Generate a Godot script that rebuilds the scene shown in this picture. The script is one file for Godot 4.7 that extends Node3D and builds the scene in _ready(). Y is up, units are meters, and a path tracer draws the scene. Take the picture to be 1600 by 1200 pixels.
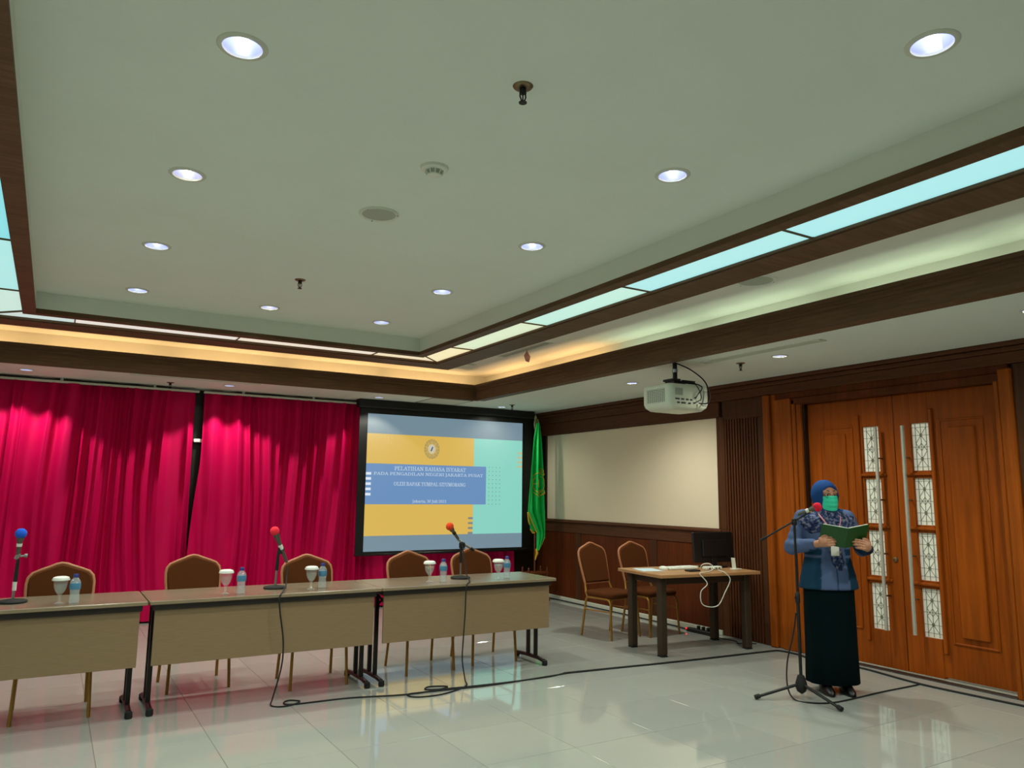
extends Node3D
# A meeting hall: coffered ceiling, red curtains, projection screen, three head tables, a speaker at a microphone.

const XR := 6.17      # right wall
const XL := -3.25     # left wall
const ZB := -9.6     # back wall
const ZF := 3.6       # wall behind the camera
const HS := 2.635     # soffit height
const HP := 2.83      # light frame height
const HC := 2.98      # cove ceiling height
const HT := 3.005     # coffer ceiling height

var M := {}
var taken := {}


# ---------------------------------------------------------------- naming and nodes
func numbered(called: String) -> String:
	if not taken.has(called):
		taken[called] = 0
		return called
	taken[called] += 1
	return "%s_%03d" % [called, taken[called]]


func tag(o: Node3D, label: String, category: String, group := "") -> void:
	o.set_meta("label", label)
	o.set_meta("category", category)
	if group != "":
		o.set_meta("group", group)


func thing(called: String, label: String, category: String, at := Vector3.ZERO, turn := 0.0, group := "") -> Node3D:
	var o := Node3D.new()
	o.name = numbered(called)
	add_child(o)
	o.position = at
	o.rotation.y = turn
	tag(o, label, category, group)
	return o


func struct_node(called: String, label: String) -> Node3D:
	var o := Node3D.new()
	o.name = called
	add_child(o)
	o.set_meta("kind", "structure")
	o.set_meta("label", label)
	return o


func part(st: SurfaceTool, called: String, m: Material, parent: Node) -> MeshInstance3D:
	st.generate_normals()
	st.index()
	var o := MeshInstance3D.new()
	o.mesh = st.commit()
	o.name = called
	o.material_override = m
	parent.add_child(o, true)
	return o


func copy_of(src: Node3D, at: Vector3, turn: float, label: String) -> Node3D:
	var c: Node3D = src.duplicate()
	c.name = numbered(String(src.get_meta("base_name")))
	add_child(c)
	c.position = at
	c.rotation.y = turn
	c.set_meta("label", label)
	return c


# ---------------------------------------------------------------- shapes
func S() -> SurfaceTool:
	var st := SurfaceTool.new()
	st.begin(Mesh.PRIMITIVE_TRIANGLES)
	return st


func tri(st: SurfaceTool, a: Vector3, b: Vector3, c: Vector3) -> void:
	# a, b, c run counter-clockwise seen from outside
	st.add_vertex(a)
	st.add_vertex(c)
	st.add_vertex(b)


func quad(st: SurfaceTool, a: Vector3, b: Vector3, c: Vector3, d: Vector3) -> void:
	tri(st, a, b, c)
	tri(st, a, c, d)


func bx(st: SurfaceTool, c: Vector3, size: Vector3, bev := 0.003, bas := Basis()) -> void:
	st.set_smooth_group(-1)
	var h := size * 0.5
	var b: float = minf(bev, minf(h.x, minf(h.y, h.z)) * 0.45)
	if bev <= 0.0:
		b = 0.0
	var V := {}
	for sx in [-1, 1]:
		for sy in [-1, 1]:
			for sz in [-1, 1]:
				for k in 3:
					var p := Vector3(sx * (h.x - (0.0 if k == 0 else b)), sy * (h.y - (0.0 if k == 1 else b)), sz * (h.z - (0.0 if k == 2 else b)))
					V[[sx, sy, sz, k]] = c + bas * p
	for s in [-1, 1]:
		var f := [[s, -1, -1], [s, 1, -1], [s, 1, 1], [s, -1, 1]]
		for k in 3:
			var q := []
			for e in f:
				var i := [0, 0, 0]
				i[k] = e[0]
				i[(k + 1) % 3] = e[1]
				i[(k + 2) % 3] = e[2]
				q.append(V[[i[0], i[1], i[2], k]])
			if s > 0:
				quad(st, q[0], q[1], q[2], q[3])
			else:
				quad(st, q[3], q[2], q[1], q[0])
	if b <= 0.0:
		return
	for k in 3:
		var k1 := (k + 1) % 3
		var k2 := (k + 2) % 3
		for s1 in [-1, 1]:
			for s2 in [-1, 1]:
				var i := [0, 0, 0]
				i[k1] = s1
				i[k2] = s2
				i[k] = -1
				var lo := [i[0], i[1], i[2]]
				i[k] = 1
				var hi := [i[0], i[1], i[2]]
				var a1: Vector3 = V[[lo[0], lo[1], lo[2], k1]]
				var a2: Vector3 = V[[hi[0], hi[1], hi[2], k1]]
				var b1: Vector3 = V[[lo[0], lo[1], lo[2], k2]]
				var b2: Vector3 = V[[hi[0], hi[1], hi[2], k2]]
				if s1 * s2 > 0:
					quad(st, a2, a1, b1, b2)
				else:
					quad(st, a1, a2, b2, b1)
	for sx in [-1, 1]:
		for sy in [-1, 1]:
			for sz in [-1, 1]:
				var p0: Vector3 = V[[sx, sy, sz, 0]]
				var p1: Vector3 = V[[sx, sy, sz, 1]]
				var p2: Vector3 = V[[sx, sy, sz, 2]]
				if sx * sy * sz > 0:
					tri(st, p0, p1, p2)
				else:
					tri(st, p0, p2, p1)


func bar(st: SurfaceTool, a: Vector3, b: Vector3, w: float, d: float, bev := 0.002, up := Vector3(0.3, 1, 0.2)) -> void:
	# a box-section bar from a to b
	var z := (b - a).normalized()
	var x := up.cross(z)
	if x.length() < 0.01:
		x = Vector3(1, 0, 0).cross(z)
	x = x.normalized()
	var y := z.cross(x)
	bx(st, (a + b) * 0.5, Vector3(w, d, a.distance_to(b)), bev, Basis(x, y, z))


func tube(st: SurfaceTool, pts: Array, r, n := 8, caps := true, closed := false) -> void:
	# r: one radius or one for each point
	st.set_smooth_group(1)
	var N := pts.size()
	var rings := []
	var t0: Vector3 = (pts[1] - pts[0]).normalized()
	var u := t0.cross(Vector3(0.13, 1, 0.07))
	if u.length() < 0.1:
		u = t0.cross(Vector3(1, 0, 0))
	u = u.normalized()
	for i in N:
		var t: Vector3
		if closed:
			t = (pts[(i + 1) % N] - pts[(i - 1 + N) % N]).normalized()
		elif i == 0:
			t = t0
		elif i == N - 1:
			t = (pts[i] - pts[i - 1]).normalized()
		else:
			t = ((pts[i + 1] - pts[i]).normalized() + (pts[i] - pts[i - 1]).normalized()).normalized()
		u = (u - t * u.dot(t)).normalized()
		var v := t.cross(u)
		var rad: float = r[i] if r is Array else r
		var ring := []
		for k in n:
			var a := TAU * k / n
			ring.append(pts[i] + (u * cos(a) + v * sin(a)) * rad)
		rings.append(ring)
	var last := N if closed else N - 1
	for i in last:
		var A: Array = rings[i]
		var B: Array = rings[(i + 1) % N]
		for k in n:
			var k2 := (k + 1) % n
			quad(st, A[k], A[k2], B[k2], B[k])
	if caps and not closed:
		st.set_smooth_group(-1)
		for k in range(1, n - 1):
			tri(st, rings[0][0], rings[0][k + 1], rings[0][k])
			tri(st, rings[N - 1][0], rings[N - 1][k], rings[N - 1][k + 1])


func smooth_path(pts: Array, per := 6) -> Array:
	var out := []
	var N := pts.size()
	for i in N - 1:
		var p0: Vector3 = pts[maxi(i - 1, 0)]
		var p1: Vector3 = pts[i]
		var p2: Vector3 = pts[i + 1]
		var p3: Vector3 = pts[mini(i + 2, N - 1)]
		for k in per:
			var t := float(k) / per
			out.append(0.5 * ((2.0 * p1) + (p2 - p0) * t + (2.0 * p0 - 5.0 * p1 + 4.0 * p2 - p3) * t * t + (3.0 * p1 - p0 - 3.0 * p2 + p3) * t * t * t))
	out.append(pts[N - 1])
	return out


func round_corners(pts: Array, r: float, per := 4) -> Array:
	var out := [pts[0]]
	for i in range(1, pts.size() - 1):
		var p: Vector3 = pts[i]
		var a: Vector3 = (pts[i - 1] - p)
		var b: Vector3 = (pts[i + 1] - p)
		var q: float = minf(r, minf(a.length(), b.length()) * 0.45)
		var s := p + a.normalized() * q
		var e := p + b.normalized() * q
		for k in per + 1:
			var t := float(k) / per
			out.append(s.lerp(p, t).lerp(p.lerp(e, t), t))
	out.append(pts[pts.size() - 1])
	return out


func lathe(st: SurfaceTool, prof: Array, c := Vector3.ZERO, n := 20, bas := Basis()) -> void:
	# prof: Vector2(radius, height), walked so that the outside lies to the right going up
	var g := 2
	for j in prof.size() - 1:
		if j > 0:
			var a: Vector2 = (prof[j] - prof[j - 1]).normalized()
			var b: Vector2 = (prof[j + 1] - prof[j]).normalized()
			if a.dot(b) < 0.75:
				g += 1
		st.set_smooth_group(g)
		for k in n:
			var a0 := TAU * k / n
			var a1 := TAU * (k + 1) / n
			var p: Vector2 = prof[j]
			var q: Vector2 = prof[j + 1]
			var A := c + bas * Vector3(cos(a0) * p.x, p.y, -sin(a0) * p.x)
			var B := c + bas * Vector3(cos(a1) * p.x, p.y, -sin(a1) * p.x)
			var C := c + bas * Vector3(cos(a1) * q.x, q.y, -sin(a1) * q.x)
			var D := c + bas * Vector3(cos(a0) * q.x, q.y, -sin(a0) * q.x)
			if p.x > 1e-5 and q.x > 1e-5:
				quad(st, A, B, C, D)
			elif p.x > 1e-5:
				tri(st, A, B, C)
			elif q.x > 1e-5:
				tri(st, A, C, D)


func loft(st: SurfaceTool, rings: Array, caps := true, group := 1) -> void:
	# rings run counter-clockwise seen from the last ring's side
	st.set_smooth_group(group)
	var n: int = rings[0].size()
	for i in rings.size() - 1:
		for k in n:
			var k2 := (k + 1) % n
			quad(st, rings[i][k], rings[i][k2], rings[i + 1][k2], rings[i + 1][k])
	if caps:
		st.set_smooth_group(-1)
		var L: int = rings.size() - 1
		for k in range(1, n - 1):
			tri(st, rings[0][0], rings[0][k + 1], rings[0][k])
			tri(st, rings[L][0], rings[L][k], rings[L][k + 1])


func slab(st: SurfaceTool, poly: Array, d: float, bas: Basis, at: Vector3, round_edge := 0.0) -> void:
	# an outline in the local xy plane (counter-clockwise), extruded along local z from -d/2 to d/2
	var n := poly.size()
	var P := PackedVector2Array(poly)
	var rings := []
	var steps := [[-0.5, round_edge], [-0.5 + (round_edge / d if round_edge > 0.0 else 0.0), 0.0], [0.5 - (round_edge / d if round_edge > 0.0 else 0.0), 0.0], [0.5, round_edge]]
	if round_edge <= 0.0:
		steps = [[-0.5, 0.0], [0.5, 0.0]]
	var cen := Vector2.ZERO
	for p in poly:
		cen += p
	cen /= n
	for s in steps:
		var ring := []
		for p in poly:
			var q: Vector2 = p + (cen - p).normalized() * float(s[1])
			ring.append(at + bas * Vector3(q.x, q.y, float(s[0]) * d))
		rings.append(ring)
	loft(st, rings, false, 1 if round_edge > 0.0 else -1)
	st.set_smooth_group(-1)
	var idx := Geometry2D.triangulate_polygon(P)
	for i in range(0, idx.size(), 3):
		var a: int = idx[i]
		var b: int = idx[i + 1]
		var c: int = idx[i + 2]
		if (P[b] - P[a]).cross(P[c] - P[a]) < 0:
			var t := b
			b = c
			c = t
		tri(st, rings[-1][a], rings[-1][b], rings[-1][c])
		tri(st, rings[0][a], rings[0][c], rings[0][b])


func box_between(st: SurfaceTool, a: Vector3, b: Vector3, bev := 0.0) -> void:
	bx(st, (a + b) * 0.5, (b - a).abs(), bev)


func frame_ring(st: SurfaceTool, o: Rect2, i: Rect2, y0: float, y1: float) -> void:
	# a flat rectangular ring (x, z rectangles) between two heights
	st.set_smooth_group(-1)
	var O := [Vector2(o.position.x, o.end.y), Vector2(o.end.x, o.end.y), Vector2(o.end.x, o.position.y), Vector2(o.position.x, o.position.y)]
	var I := [Vector2(i.position.x, i.end.y), Vector2(i.end.x, i.end.y), Vector2(i.end.x, i.position.y), Vector2(i.position.x, i.position.y)]
	for k in 4:
		var k2 := (k + 1) % 4
		var o0 := Vector3(O[k].x, 0, O[k].y)
		var o1 := Vector3(O[k2].x, 0, O[k2].y)
		var i0 := Vector3(I[k].x, 0, I[k].y)
		var i1 := Vector3(I[k2].x, 0, I[k2].y)
		var lo := Vector3(0, y0, 0)
		var hi := Vector3(0, y1, 0)
		quad(st, o0 + lo, o1 + lo, o1 + hi, o0 + hi)
		quad(st, i1 + lo, i0 + lo, i0 + hi, i1 + hi)
		quad(st, o0 + hi, o1 + hi, i1 + hi, i0 + hi)
		quad(st, i0 + lo, i1 + lo, o1 + lo, o0 + lo)


func rect_grow(r: Rect2, by: float) -> Rect2:
	return r.grow(by)


# ---------------------------------------------------------------- fields meshed as surface nets
func cap_d(p: Vector3, a: Vector3, b: Vector3, ra: float, rb: float) -> float:
	var ab := b - a
	var t := clampf((p - a).dot(ab) / ab.length_squared(), 0.0, 1.0)
	return p.distance_to(a + ab * t) - lerpf(ra, rb, t)


func ell_d(p: Vector3, c: Vector3, r: Vector3) -> float:
	var q := (p - c) / r
	return (q.length() - 1.0) * minf(r.x, minf(r.y, r.z))


func smin(a: float, b: float, k: float) -> float:
	var h := maxf(k - absf(a - b), 0.0) / k
	return minf(a, b) - h * h * k * 0.25


func nets(st: SurfaceTool, f: Callable, lo: Vector3, hi: Vector3, h: float, colf = null) -> void:
	var n := Vector3i(((hi - lo) / h).ceil()) + Vector3i.ONE
	var nx := n.x
	var ny := n.y
	var nz := n.z
	var B := 6
	var val := PackedFloat32Array()
	val.resize(nx * ny * nz)
	val.fill(1.0)
	var active := []
	var reach := B * h * 0.87 * 1.35
	for bz in range(0, nz, B):
		for by in range(0, ny, B):
			for bxx in range(0, nx, B):
				var c := lo + Vector3(bxx + B * 0.5, by + B * 0.5, bz + B * 0.5) * h
				var d: float = f.call(c)
				if absf(d) > reach:
					if d < 0.0:
						for z in range(bz, mini(bz + B, nz)):
							for y in range(by, mini(by + B, ny)):
								for x in range(bxx, mini(bxx + B, nx)):
									val[(z * ny + y) * nx + x] = -1.0
				else:
					active.append(Vector3i(bxx, by, bz))
	for bl in active:
		for z in range(bl.z, mini(bl.z + B + 1, nz)):
			for y in range(bl.y, mini(bl.y + B + 1, ny)):
				for x in range(bl.x, mini(bl.x + B + 1, nx)):
					val[(z * ny + y) * nx + x] = f.call(lo + Vector3(x, y, z) * h)
	var vid := {}
	var verts := []
	var offs := []
	for k in 8:
		offs.append(Vector3i(k & 1, (k >> 1) & 1, (k >> 2) & 1))
	var edges := [[0, 1], [2, 3], [4, 5], [6, 7], [0, 2], [1, 3], [4, 6], [5, 7], [0, 4], [1, 5], [2, 6], [3, 7]]
	for bl in active:
		for z in range(bl.z, mini(bl.z + B, nz - 1)):
			for y in range(bl.y, mini(bl.y + B, ny - 1)):
				for x in range(bl.x, mini(bl.x + B, nx - 1)):
					var g := []
					var m := 0
					for k in 8:
						var q: Vector3i = offs[k]
						var w := val[((z + q.z) * ny + y + q.y) * nx + x + q.x]
						g.append(w)
						if w < 0.0:
							m |= 1 << k
					if m == 0 or m == 255:
						continue
					var s := Vector3.ZERO
					var cnt := 0
					for e in edges:
						var g0: float = g[e[0]]
						var g1: float = g[e[1]]
						if (g0 < 0.0) != (g1 < 0.0):
							s += Vector3(offs[e[0]]).lerp(Vector3(offs[e[1]]), g0 / (g0 - g1))
							cnt += 1
					vid[(z * ny + y) * nx + x] = verts.size()
					verts.append(lo + (Vector3(x, y, z) + s / cnt) * h)
	var cols := []
	if colf != null:
		for p in verts:
			cols.append(colf.call(p))
	st.set_smooth_group(1)
	var steps := [1, nx, nx * ny]
	for id in vid.keys():
		var x: int = id % nx
		var y: int = (id / nx) % ny
		var z: int = id / (nx * ny)
		if x == 0 or y == 0 or z == 0:
			continue
		var v0 := val[id]
		for ax in 3:
			var v1 := val[id + steps[ax]]
			if (v0 < 0.0) == (v1 < 0.0):
				continue
			var u: int = steps[(ax + 1) % 3]
			var w: int = steps[(ax + 2) % 3]
			var q := [id, id - u, id - u - w, id - w]
			var ok := true
			for e in q:
				if not vid.has(e):
					ok = false
			if not ok:
				continue
			var I := [vid[q[0]], vid[q[1]], vid[q[2]], vid[q[3]]]
			if v0 >= 0.0:
				I = [I[3], I[2], I[1], I[0]]
			for e in [0, 2, 1, 0, 3, 2]:
				if colf != null:
					st.set_color(cols[I[e]])
				st.add_vertex(verts[I[e]])


# ---------------------------------------------------------------- materials
func sm(col: Color, rough := 0.6, metal := 0.0) -> StandardMaterial3D:
	var m := StandardMaterial3D.new()
	m.albedo_color = col
	m.roughness = rough
	m.metallic = metal
	return m


func grain_image(along_v: bool, sd: int, lo: float) -> ImageTexture:
	var nz := FastNoiseLite.new()
	nz.seed = sd
	nz.frequency = 0.02
	nz.fractal_octaves = 4
	var img := Image.create(256, 256, true, Image.FORMAT_RGB8)
	for y in 256:
		for x in 256:
			var u := float(x) if along_v else float(y)
			var v := float(y) if along_v else float(x)
			# mirrored along both axes so that it tiles
			u = 128.0 - absf(u - 128.0)
			v = 128.0 - absf(v - 128.0)
			var a := nz.get_noise_2d(u * 4.0, v * 0.35)
			var b := nz.get_noise_2d(u * 0.7 + 300.0, v * 0.2 + 80.0)
			var k := clampf(lo + (1.0 - lo) * (0.55 + a * 0.6 + b * 0.45), 0.0, 1.0)
			img.set_pixel(x, y, Color(k, k * 0.985, k * 0.965))
	img.generate_mipmaps()
	return ImageTexture.create_from_image(img)


func mottle_image(sd: int, lo: float, freq: float) -> ImageTexture:
	var nz := FastNoiseLite.new()
	nz.seed = sd
	nz.frequency = freq
	nz.fractal_octaves = 4
	var src := nz.get_seamless_image(256, 256)
	var img := Image.create(256, 256, true, Image.FORMAT_RGB8)
	for y in 256:
		for x in 256:
			var k := lerpf(lo, 1.0, src.get_pixel(x, y).r)
			img.set_pixel(x, y, Color(k, k, k))
	img.generate_mipmaps()
	return ImageTexture.create_from_image(img)


func grained(col: Color, rough: float, tex: Texture2D, sc: Vector3, world := true) -> StandardMaterial3D:
	var m := sm(col, rough)
	m.albedo_texture = tex
	m.uv1_triplanar = true
	m.uv1_world_triplanar = world
	m.uv1_triplanar_sharpness = 8.0
	m.uv1_scale = sc
	return m


func glow(col: Color, e: float, base := Color(0.8, 0.8, 0.8)) -> StandardMaterial3D:
	var m := sm(base, 0.5)
	m.emission_enabled = true
	m.emission = col
	m.emission_energy_multiplier = e
	return m


func clear(col: Color, a: float, rough := 0.04) -> StandardMaterial3D:
	var m := sm(Color(col.r, col.g, col.b, a), rough)
	m.transparency = BaseMaterial3D.TRANSPARENCY_ALPHA
	return m


func make_materials() -> void:
	var gv := grain_image(true, 11, 0.78)
	var gh := grain_image(false, 23, 0.8)
	var mot := mottle_image(5, 0.985, 0.012)
	var weave := mottle_image(8, 0.72, 0.09)
	M.plaster = grained(Color(0.87, 0.90, 0.86), 0.85, mot, Vector3(0.5, 0.5, 0.5))
	M.cove_plaster = grained(Color(0.86, 0.85, 0.8), 0.85, mot, Vector3(0.5, 0.5, 0.5))
	M.tile_a = grained(Color(0.625, 0.635, 0.615), 0.055, mot, Vector3(0.6, 0.6, 0.6))
	M.tile_b = grained(Color(0.615, 0.625, 0.605), 0.06, mot, Vector3(0.7, 0.7, 0.7))
	M.tile_c = grained(Color(0.635, 0.645, 0.62), 0.05, mot, Vector3(0.5, 0.5, 0.5))
	for k in ["tile_a", "tile_b", "tile_c"]:
		M[k].metallic_specular = 0.85
	M.grout = sm(Color(0.42, 0.42, 0.38), 0.8)
	M.trim_h = grained(Color(0.435, 0.335, 0.25), 0.55, gh, Vector3(1.2, 1.2, 1.2))
	M.wall_wood = grained(Color(0.40, 0.19, 0.075), 0.5, gv, Vector3(1.3, 0.9, 1.3))
	M.stile_wood = grained(Color(0.34, 0.215, 0.14), 0.36, gv, Vector3(1.6, 1.0, 1.6))
	M.slat_wood = grained(Color(0.38, 0.22, 0.13), 0.4, gv, Vector3(2.0, 1.0, 2.0))
	M.door_wood = grained(Color(0.63, 0.305, 0.055), 0.42, gv, Vector3(1.2, 0.7, 1.2))
	M.door_panel = grained(Color(0.65, 0.32, 0.06), 0.42, gv, Vector3(0.9, 0.6, 0.9))
	M.case_wood = grained(Color(0.625, 0.315, 0.075), 0.4, gv, Vector3(1.5, 0.8, 1.5))
	for k in ["door_wood", "door_panel", "case_wood", "wall_wood", "stile_wood", "slat_wood", "trim_h"]:
		M[k].metallic_specular = 0.28
	M.dark_wood = grained(Color(0.13, 0.075, 0.05), 0.4, gv, Vector3(1.5, 1.0, 1.5))
	M.flag_wood = sm(Color(0.42, 0.2, 0.08), 0.4)
	M.desk_wood = grained(Color(0.70, 0.53, 0.36), 0.4, gh, Vector3(1.5, 1.5, 1.5), false)
	M.desk_leg = sm(Color(0.225, 0.18, 0.135), 0.5)
	M.desk_leg.metallic_specular = 0.3
	M.wall_trim = grained(Color(0.38, 0.235, 0.155), 0.5, gh, Vector3(1.2, 1.2, 1.2))
	M.wall_trim.metallic_specular = 0.28
	M.table_top = grained(Color(0.52, 0.465, 0.40), 0.27, gh, Vector3(1.0, 1.6, 1.6), false)
	M.table_skirt = grained(Color(0.585, 0.48, 0.35), 0.5, mottle_image(31, 0.93, 0.05), Vector3(0.6, 9.0, 1.6), false)
	M.table_edge = sm(Color(0.55, 0.48, 0.38), 0.35)
	M.table_dark = sm(Color(0.16, 0.11, 0.08), 0.5)
	M.dark_metal = sm(Color(0.13, 0.11, 0.1), 0.4, 0.4)
	M.black = sm(Color(0.03, 0.03, 0.032), 0.5)
	M.black_gloss = sm(Color(0.02, 0.022, 0.025), 0.22)
	M.rubber = sm(Color(0.035, 0.035, 0.035), 0.75)
	M.chrome = sm(Color(0.86, 0.86, 0.85), 0.16, 1.0)
	M.satin = sm(Color(0.8, 0.8, 0.75), 0.3, 0.5)
	M.steel = sm(Color(0.62, 0.62, 0.6), 0.3, 0.9)
	M.brass = sm(Color(0.5, 0.43, 0.32), 0.35, 0.8)
	M.gold_frame = sm(Color(0.62, 0.45, 0.18), 0.35, 0.55)
	M.piping = sm(Color(0.66, 0.42, 0.28), 0.5)
	M.chair_cloth = grained(Color(0.37, 0.20, 0.09), 0.9, weave, Vector3(9, 9, 9), false)
	M.chair_cloth.metallic_specular = 0.2
	M.curtain = sm(Color(0.735, 0.0, 0.28), 0.62)
	M.curtain.metallic_specular = 0.25
	M.curtain.rim_enabled = true
	M.curtain.rim = 0.12
	M.curtain.rim_tint = 0.8
	M.cream = grained(Color(0.83, 0.76, 0.62), 0.85, mottle_image(17, 0.92, 0.09), Vector3(6, 6, 6))
	M.cream.albedo_color = Color(0.93, 0.865, 0.76)
	M.white_plastic = sm(Color(0.86, 0.87, 0.82), 0.4)
	M.projector_white = sm(Color(0.84, 0.86, 0.78), 0.45)
	M.off_white = sm(Color(0.8, 0.81, 0.75), 0.6)
	M.grille = sm(Color(0.66, 0.68, 0.62), 0.7)
	M.grille_dark = sm(Color(0.25, 0.25, 0.22), 0.7)
	M.porcelain = sm(Color(0.92, 0.93, 0.9), 0.25)
	M.glass = clear(Color(0.9, 0.95, 0.93), 0.16)
	M.water = clear(Color(0.85, 0.92, 0.93), 0.12)
	M.pet = clear(Color(0.88, 0.95, 0.98), 0.2, 0.08)
	M.bottle_label = sm(Color(0.30, 0.52, 0.66), 0.4)
	M.bottle_label_teal = sm(Color(0.15, 0.6, 0.62), 0.4)
	M.cap_blue = sm(Color(0.12, 0.2, 0.5), 0.4)
	M.foam_blue = sm(Color(0.1, 0.36, 0.85), 0.95)
	M.foam_pink = sm(Color(0.95, 0.16, 0.25), 0.95)
	M.foam_orange = sm(Color(0.9, 0.26, 0.1), 0.95)
	M.foam_red = sm(Color(0.88, 0.08, 0.22), 0.95)
	M.mic_body = sm(Color(0.36, 0.35, 0.32), 0.35, 0.5)
	M.tape_white = sm(Color(0.85, 0.85, 0.82), 0.5)
	M.tape_pink = sm(Color(0.85, 0.55, 0.55), 0.5)
	M.flag_green = sm(Color(0.0, 0.80, 0.36), 0.6)
	M.flag_green.backlight_enabled = true
	M.flag_green.backlight = Color(0.0, 0.15, 0.06)
	M.flag_gold = sm(Color(0.92, 0.72, 0.14), 0.5)
	M.flag_lace = sm(Color(0.62, 0.62, 0.42), 0.7)
	M.folder_green = sm(Color(0.02, 0.30, 0.08), 0.4)
	M.paper = sm(Color(0.9, 0.9, 0.86), 0.8)
	M.skin = sm(Color(0.72, 0.5, 0.38), 0.55)
	M.skin.subsurf_scatter_enabled = true
	M.skin.subsurf_scatter_strength = 0.1
	M.eye = sm(Color(0.08, 0.05, 0.04), 0.2)
	M.eye_white = sm(Color(0.85, 0.83, 0.8), 0.3)
	M.brow = sm(Color(0.1, 0.07, 0.05), 0.8)
	M.mask = sm(Color(0.2, 0.82, 0.66), 0.75)
	M.skirt = grained(Color(0.035, 0.10, 0.11), 0.9, weave, Vector3(8, 8, 8), false)
	M.skirt.metallic_specular = 0.15
	M.shoe = sm(Color(0.03, 0.03, 0.035), 0.35)
	M.lanyard = sm(Color(0.85, 0.55, 0.62), 0.6)
	M.cloth_paint = sm(Color(1, 1, 1), 0.85)
	M.cloth_paint.vertex_color_use_as_albedo = true
	M.cloth_paint.metallic_specular = 0.15
	M.pink_tag = sm(Color(0.85, 0.58, 0.5), 0.6)
	M.led_red = glow(Color(1.0, 0.1, 0.12), 3.0, Color(0.4, 0.02, 0.02))
	M.pane = sm(Color(0.90, 0.93, 0.84), 0.5)
	M.pane.backlight_enabled = true
	M.pane.backlight = Color(1, 1, 1)
	M.lead = sm(Color(0.42, 0.44, 0.36), 0.5)
	M.bulb_cool = glow(Color(0.93, 0.95, 1.0), 5.0)
	M.bulb_warm = glow(Color(1.0, 0.96, 0.86), 5.0)
	M.reflector = sm(Color(0.78, 0.80, 0.98), 0.3, 0.25)
	M.tube_warm = glow(Color(1.0, 0.72, 0.42), 1.2)
	M.tube_cool = glow(Color(0.86, 1.0, 0.9), 1.2)


# ---------------------------------------------------------------- lights
func spot(parent: Node, at: Vector3, energy: float, col: Color, angle: float, soft := 0.5, size := 0.05) -> void:
	var l := SpotLight3D.new()
	l.name = "lamp_light"
	parent.add_child(l, true)
	l.position = at
	l.rotation.x = -PI / 2
	l.light_energy = energy
	l.light_color = col
	l.spot_angle = angle
	l.spot_angle_attenuation = soft
	l.spot_range = 15.0
	l.spot_attenuation = 2.0
	l.light_size = size
	l.shadow_enabled = true


func area(parent: Node, at: Vector3, size: Vector2, energy: float, col: Color, upward: bool, turn := 0.0) -> void:
	var l := AreaLight3D.new()
	l.name = "strip_light"
	parent.add_child(l, true)
	l.position = at
	l.rotation = Vector3(PI / 2 if upward else -PI / 2, 0, 0)
	if turn != 0.0:
		l.basis = Basis(Vector3.UP, turn) * l.basis
	l.area_size = size
	l.light_energy = energy
	l.light_color = col
	l.area_range = 15.0
	l.area_attenuation = 2.0
	l.shadow_enabled = true


# ---------------------------------------------------------------- the room
func holed_plane(st: SurfaceTool, r: Rect2, y: float, holes: Array, rad: float) -> void:
	# a ceiling surface facing down, with round holes (x, z) for the downlights
	var q := rad * 1.35
	var xs := [r.position.x, r.end.x]
	var zs := [r.position.y, r.end.y]
	for h in holes:
		for v in [h.x - q, h.x + q]:
			if not xs.any(func(e): return absf(e - v) < 0.004):
				xs.append(v)
		for v in [h.y - q, h.y + q]:
			if not zs.any(func(e): return absf(e - v) < 0.004):
				zs.append(v)
	xs.sort()
	zs.sort()
	st.set_smooth_group(-1)
	for i in xs.size() - 1:
		for j in zs.size() - 1:
			var c := Vector2((xs[i] + xs[i + 1]) * 0.5, (zs[j] + zs[j + 1]) * 0.5)
			var hit = null
			for h in holes:
				if h.distance_to(c) < 0.01:
					hit = h
			var a := Vector3(xs[i], y, zs[j])
			var b := Vector3(xs[i + 1], y, zs[j])
			var cc := Vector3(xs[i + 1], y, zs[j + 1])
			var d := Vector3(xs[i], y, zs[j + 1])
			if hit == null:
				quad(st, a, b, cc, d)
				continue
			var n := 32
			for k in n:
				var ring := []
				for e in [k, k + 1]:
					var an: float = TAU * e / n
					var dir := Vector2(cos(an), sin(an))
					var s: float = q / maxf(absf(dir.x), absf(dir.y))
					ring.append([Vector3(hit.x + dir.x * rad, y, hit.y + dir.y * rad), Vector3(hit.x + dir.x * s, y, hit.y + dir.y * s)])
				quad(st, ring[0][0], ring[0][1], ring[1][1], ring[1][0])
				quad(st, ring[0][0], ring[1][0], ring[1][0] + Vector3(0, 0.02, 0), ring[0][0] + Vector3(0, 0.02, 0))


const COFFER := Rect2(-0.235, -6.98, 3.325, 7.58)
const BEAM := Rect2(-1.645, -8.46, 6.195, 10.56)
var coffer_lamps := []
var soffit_lamps := []


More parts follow.
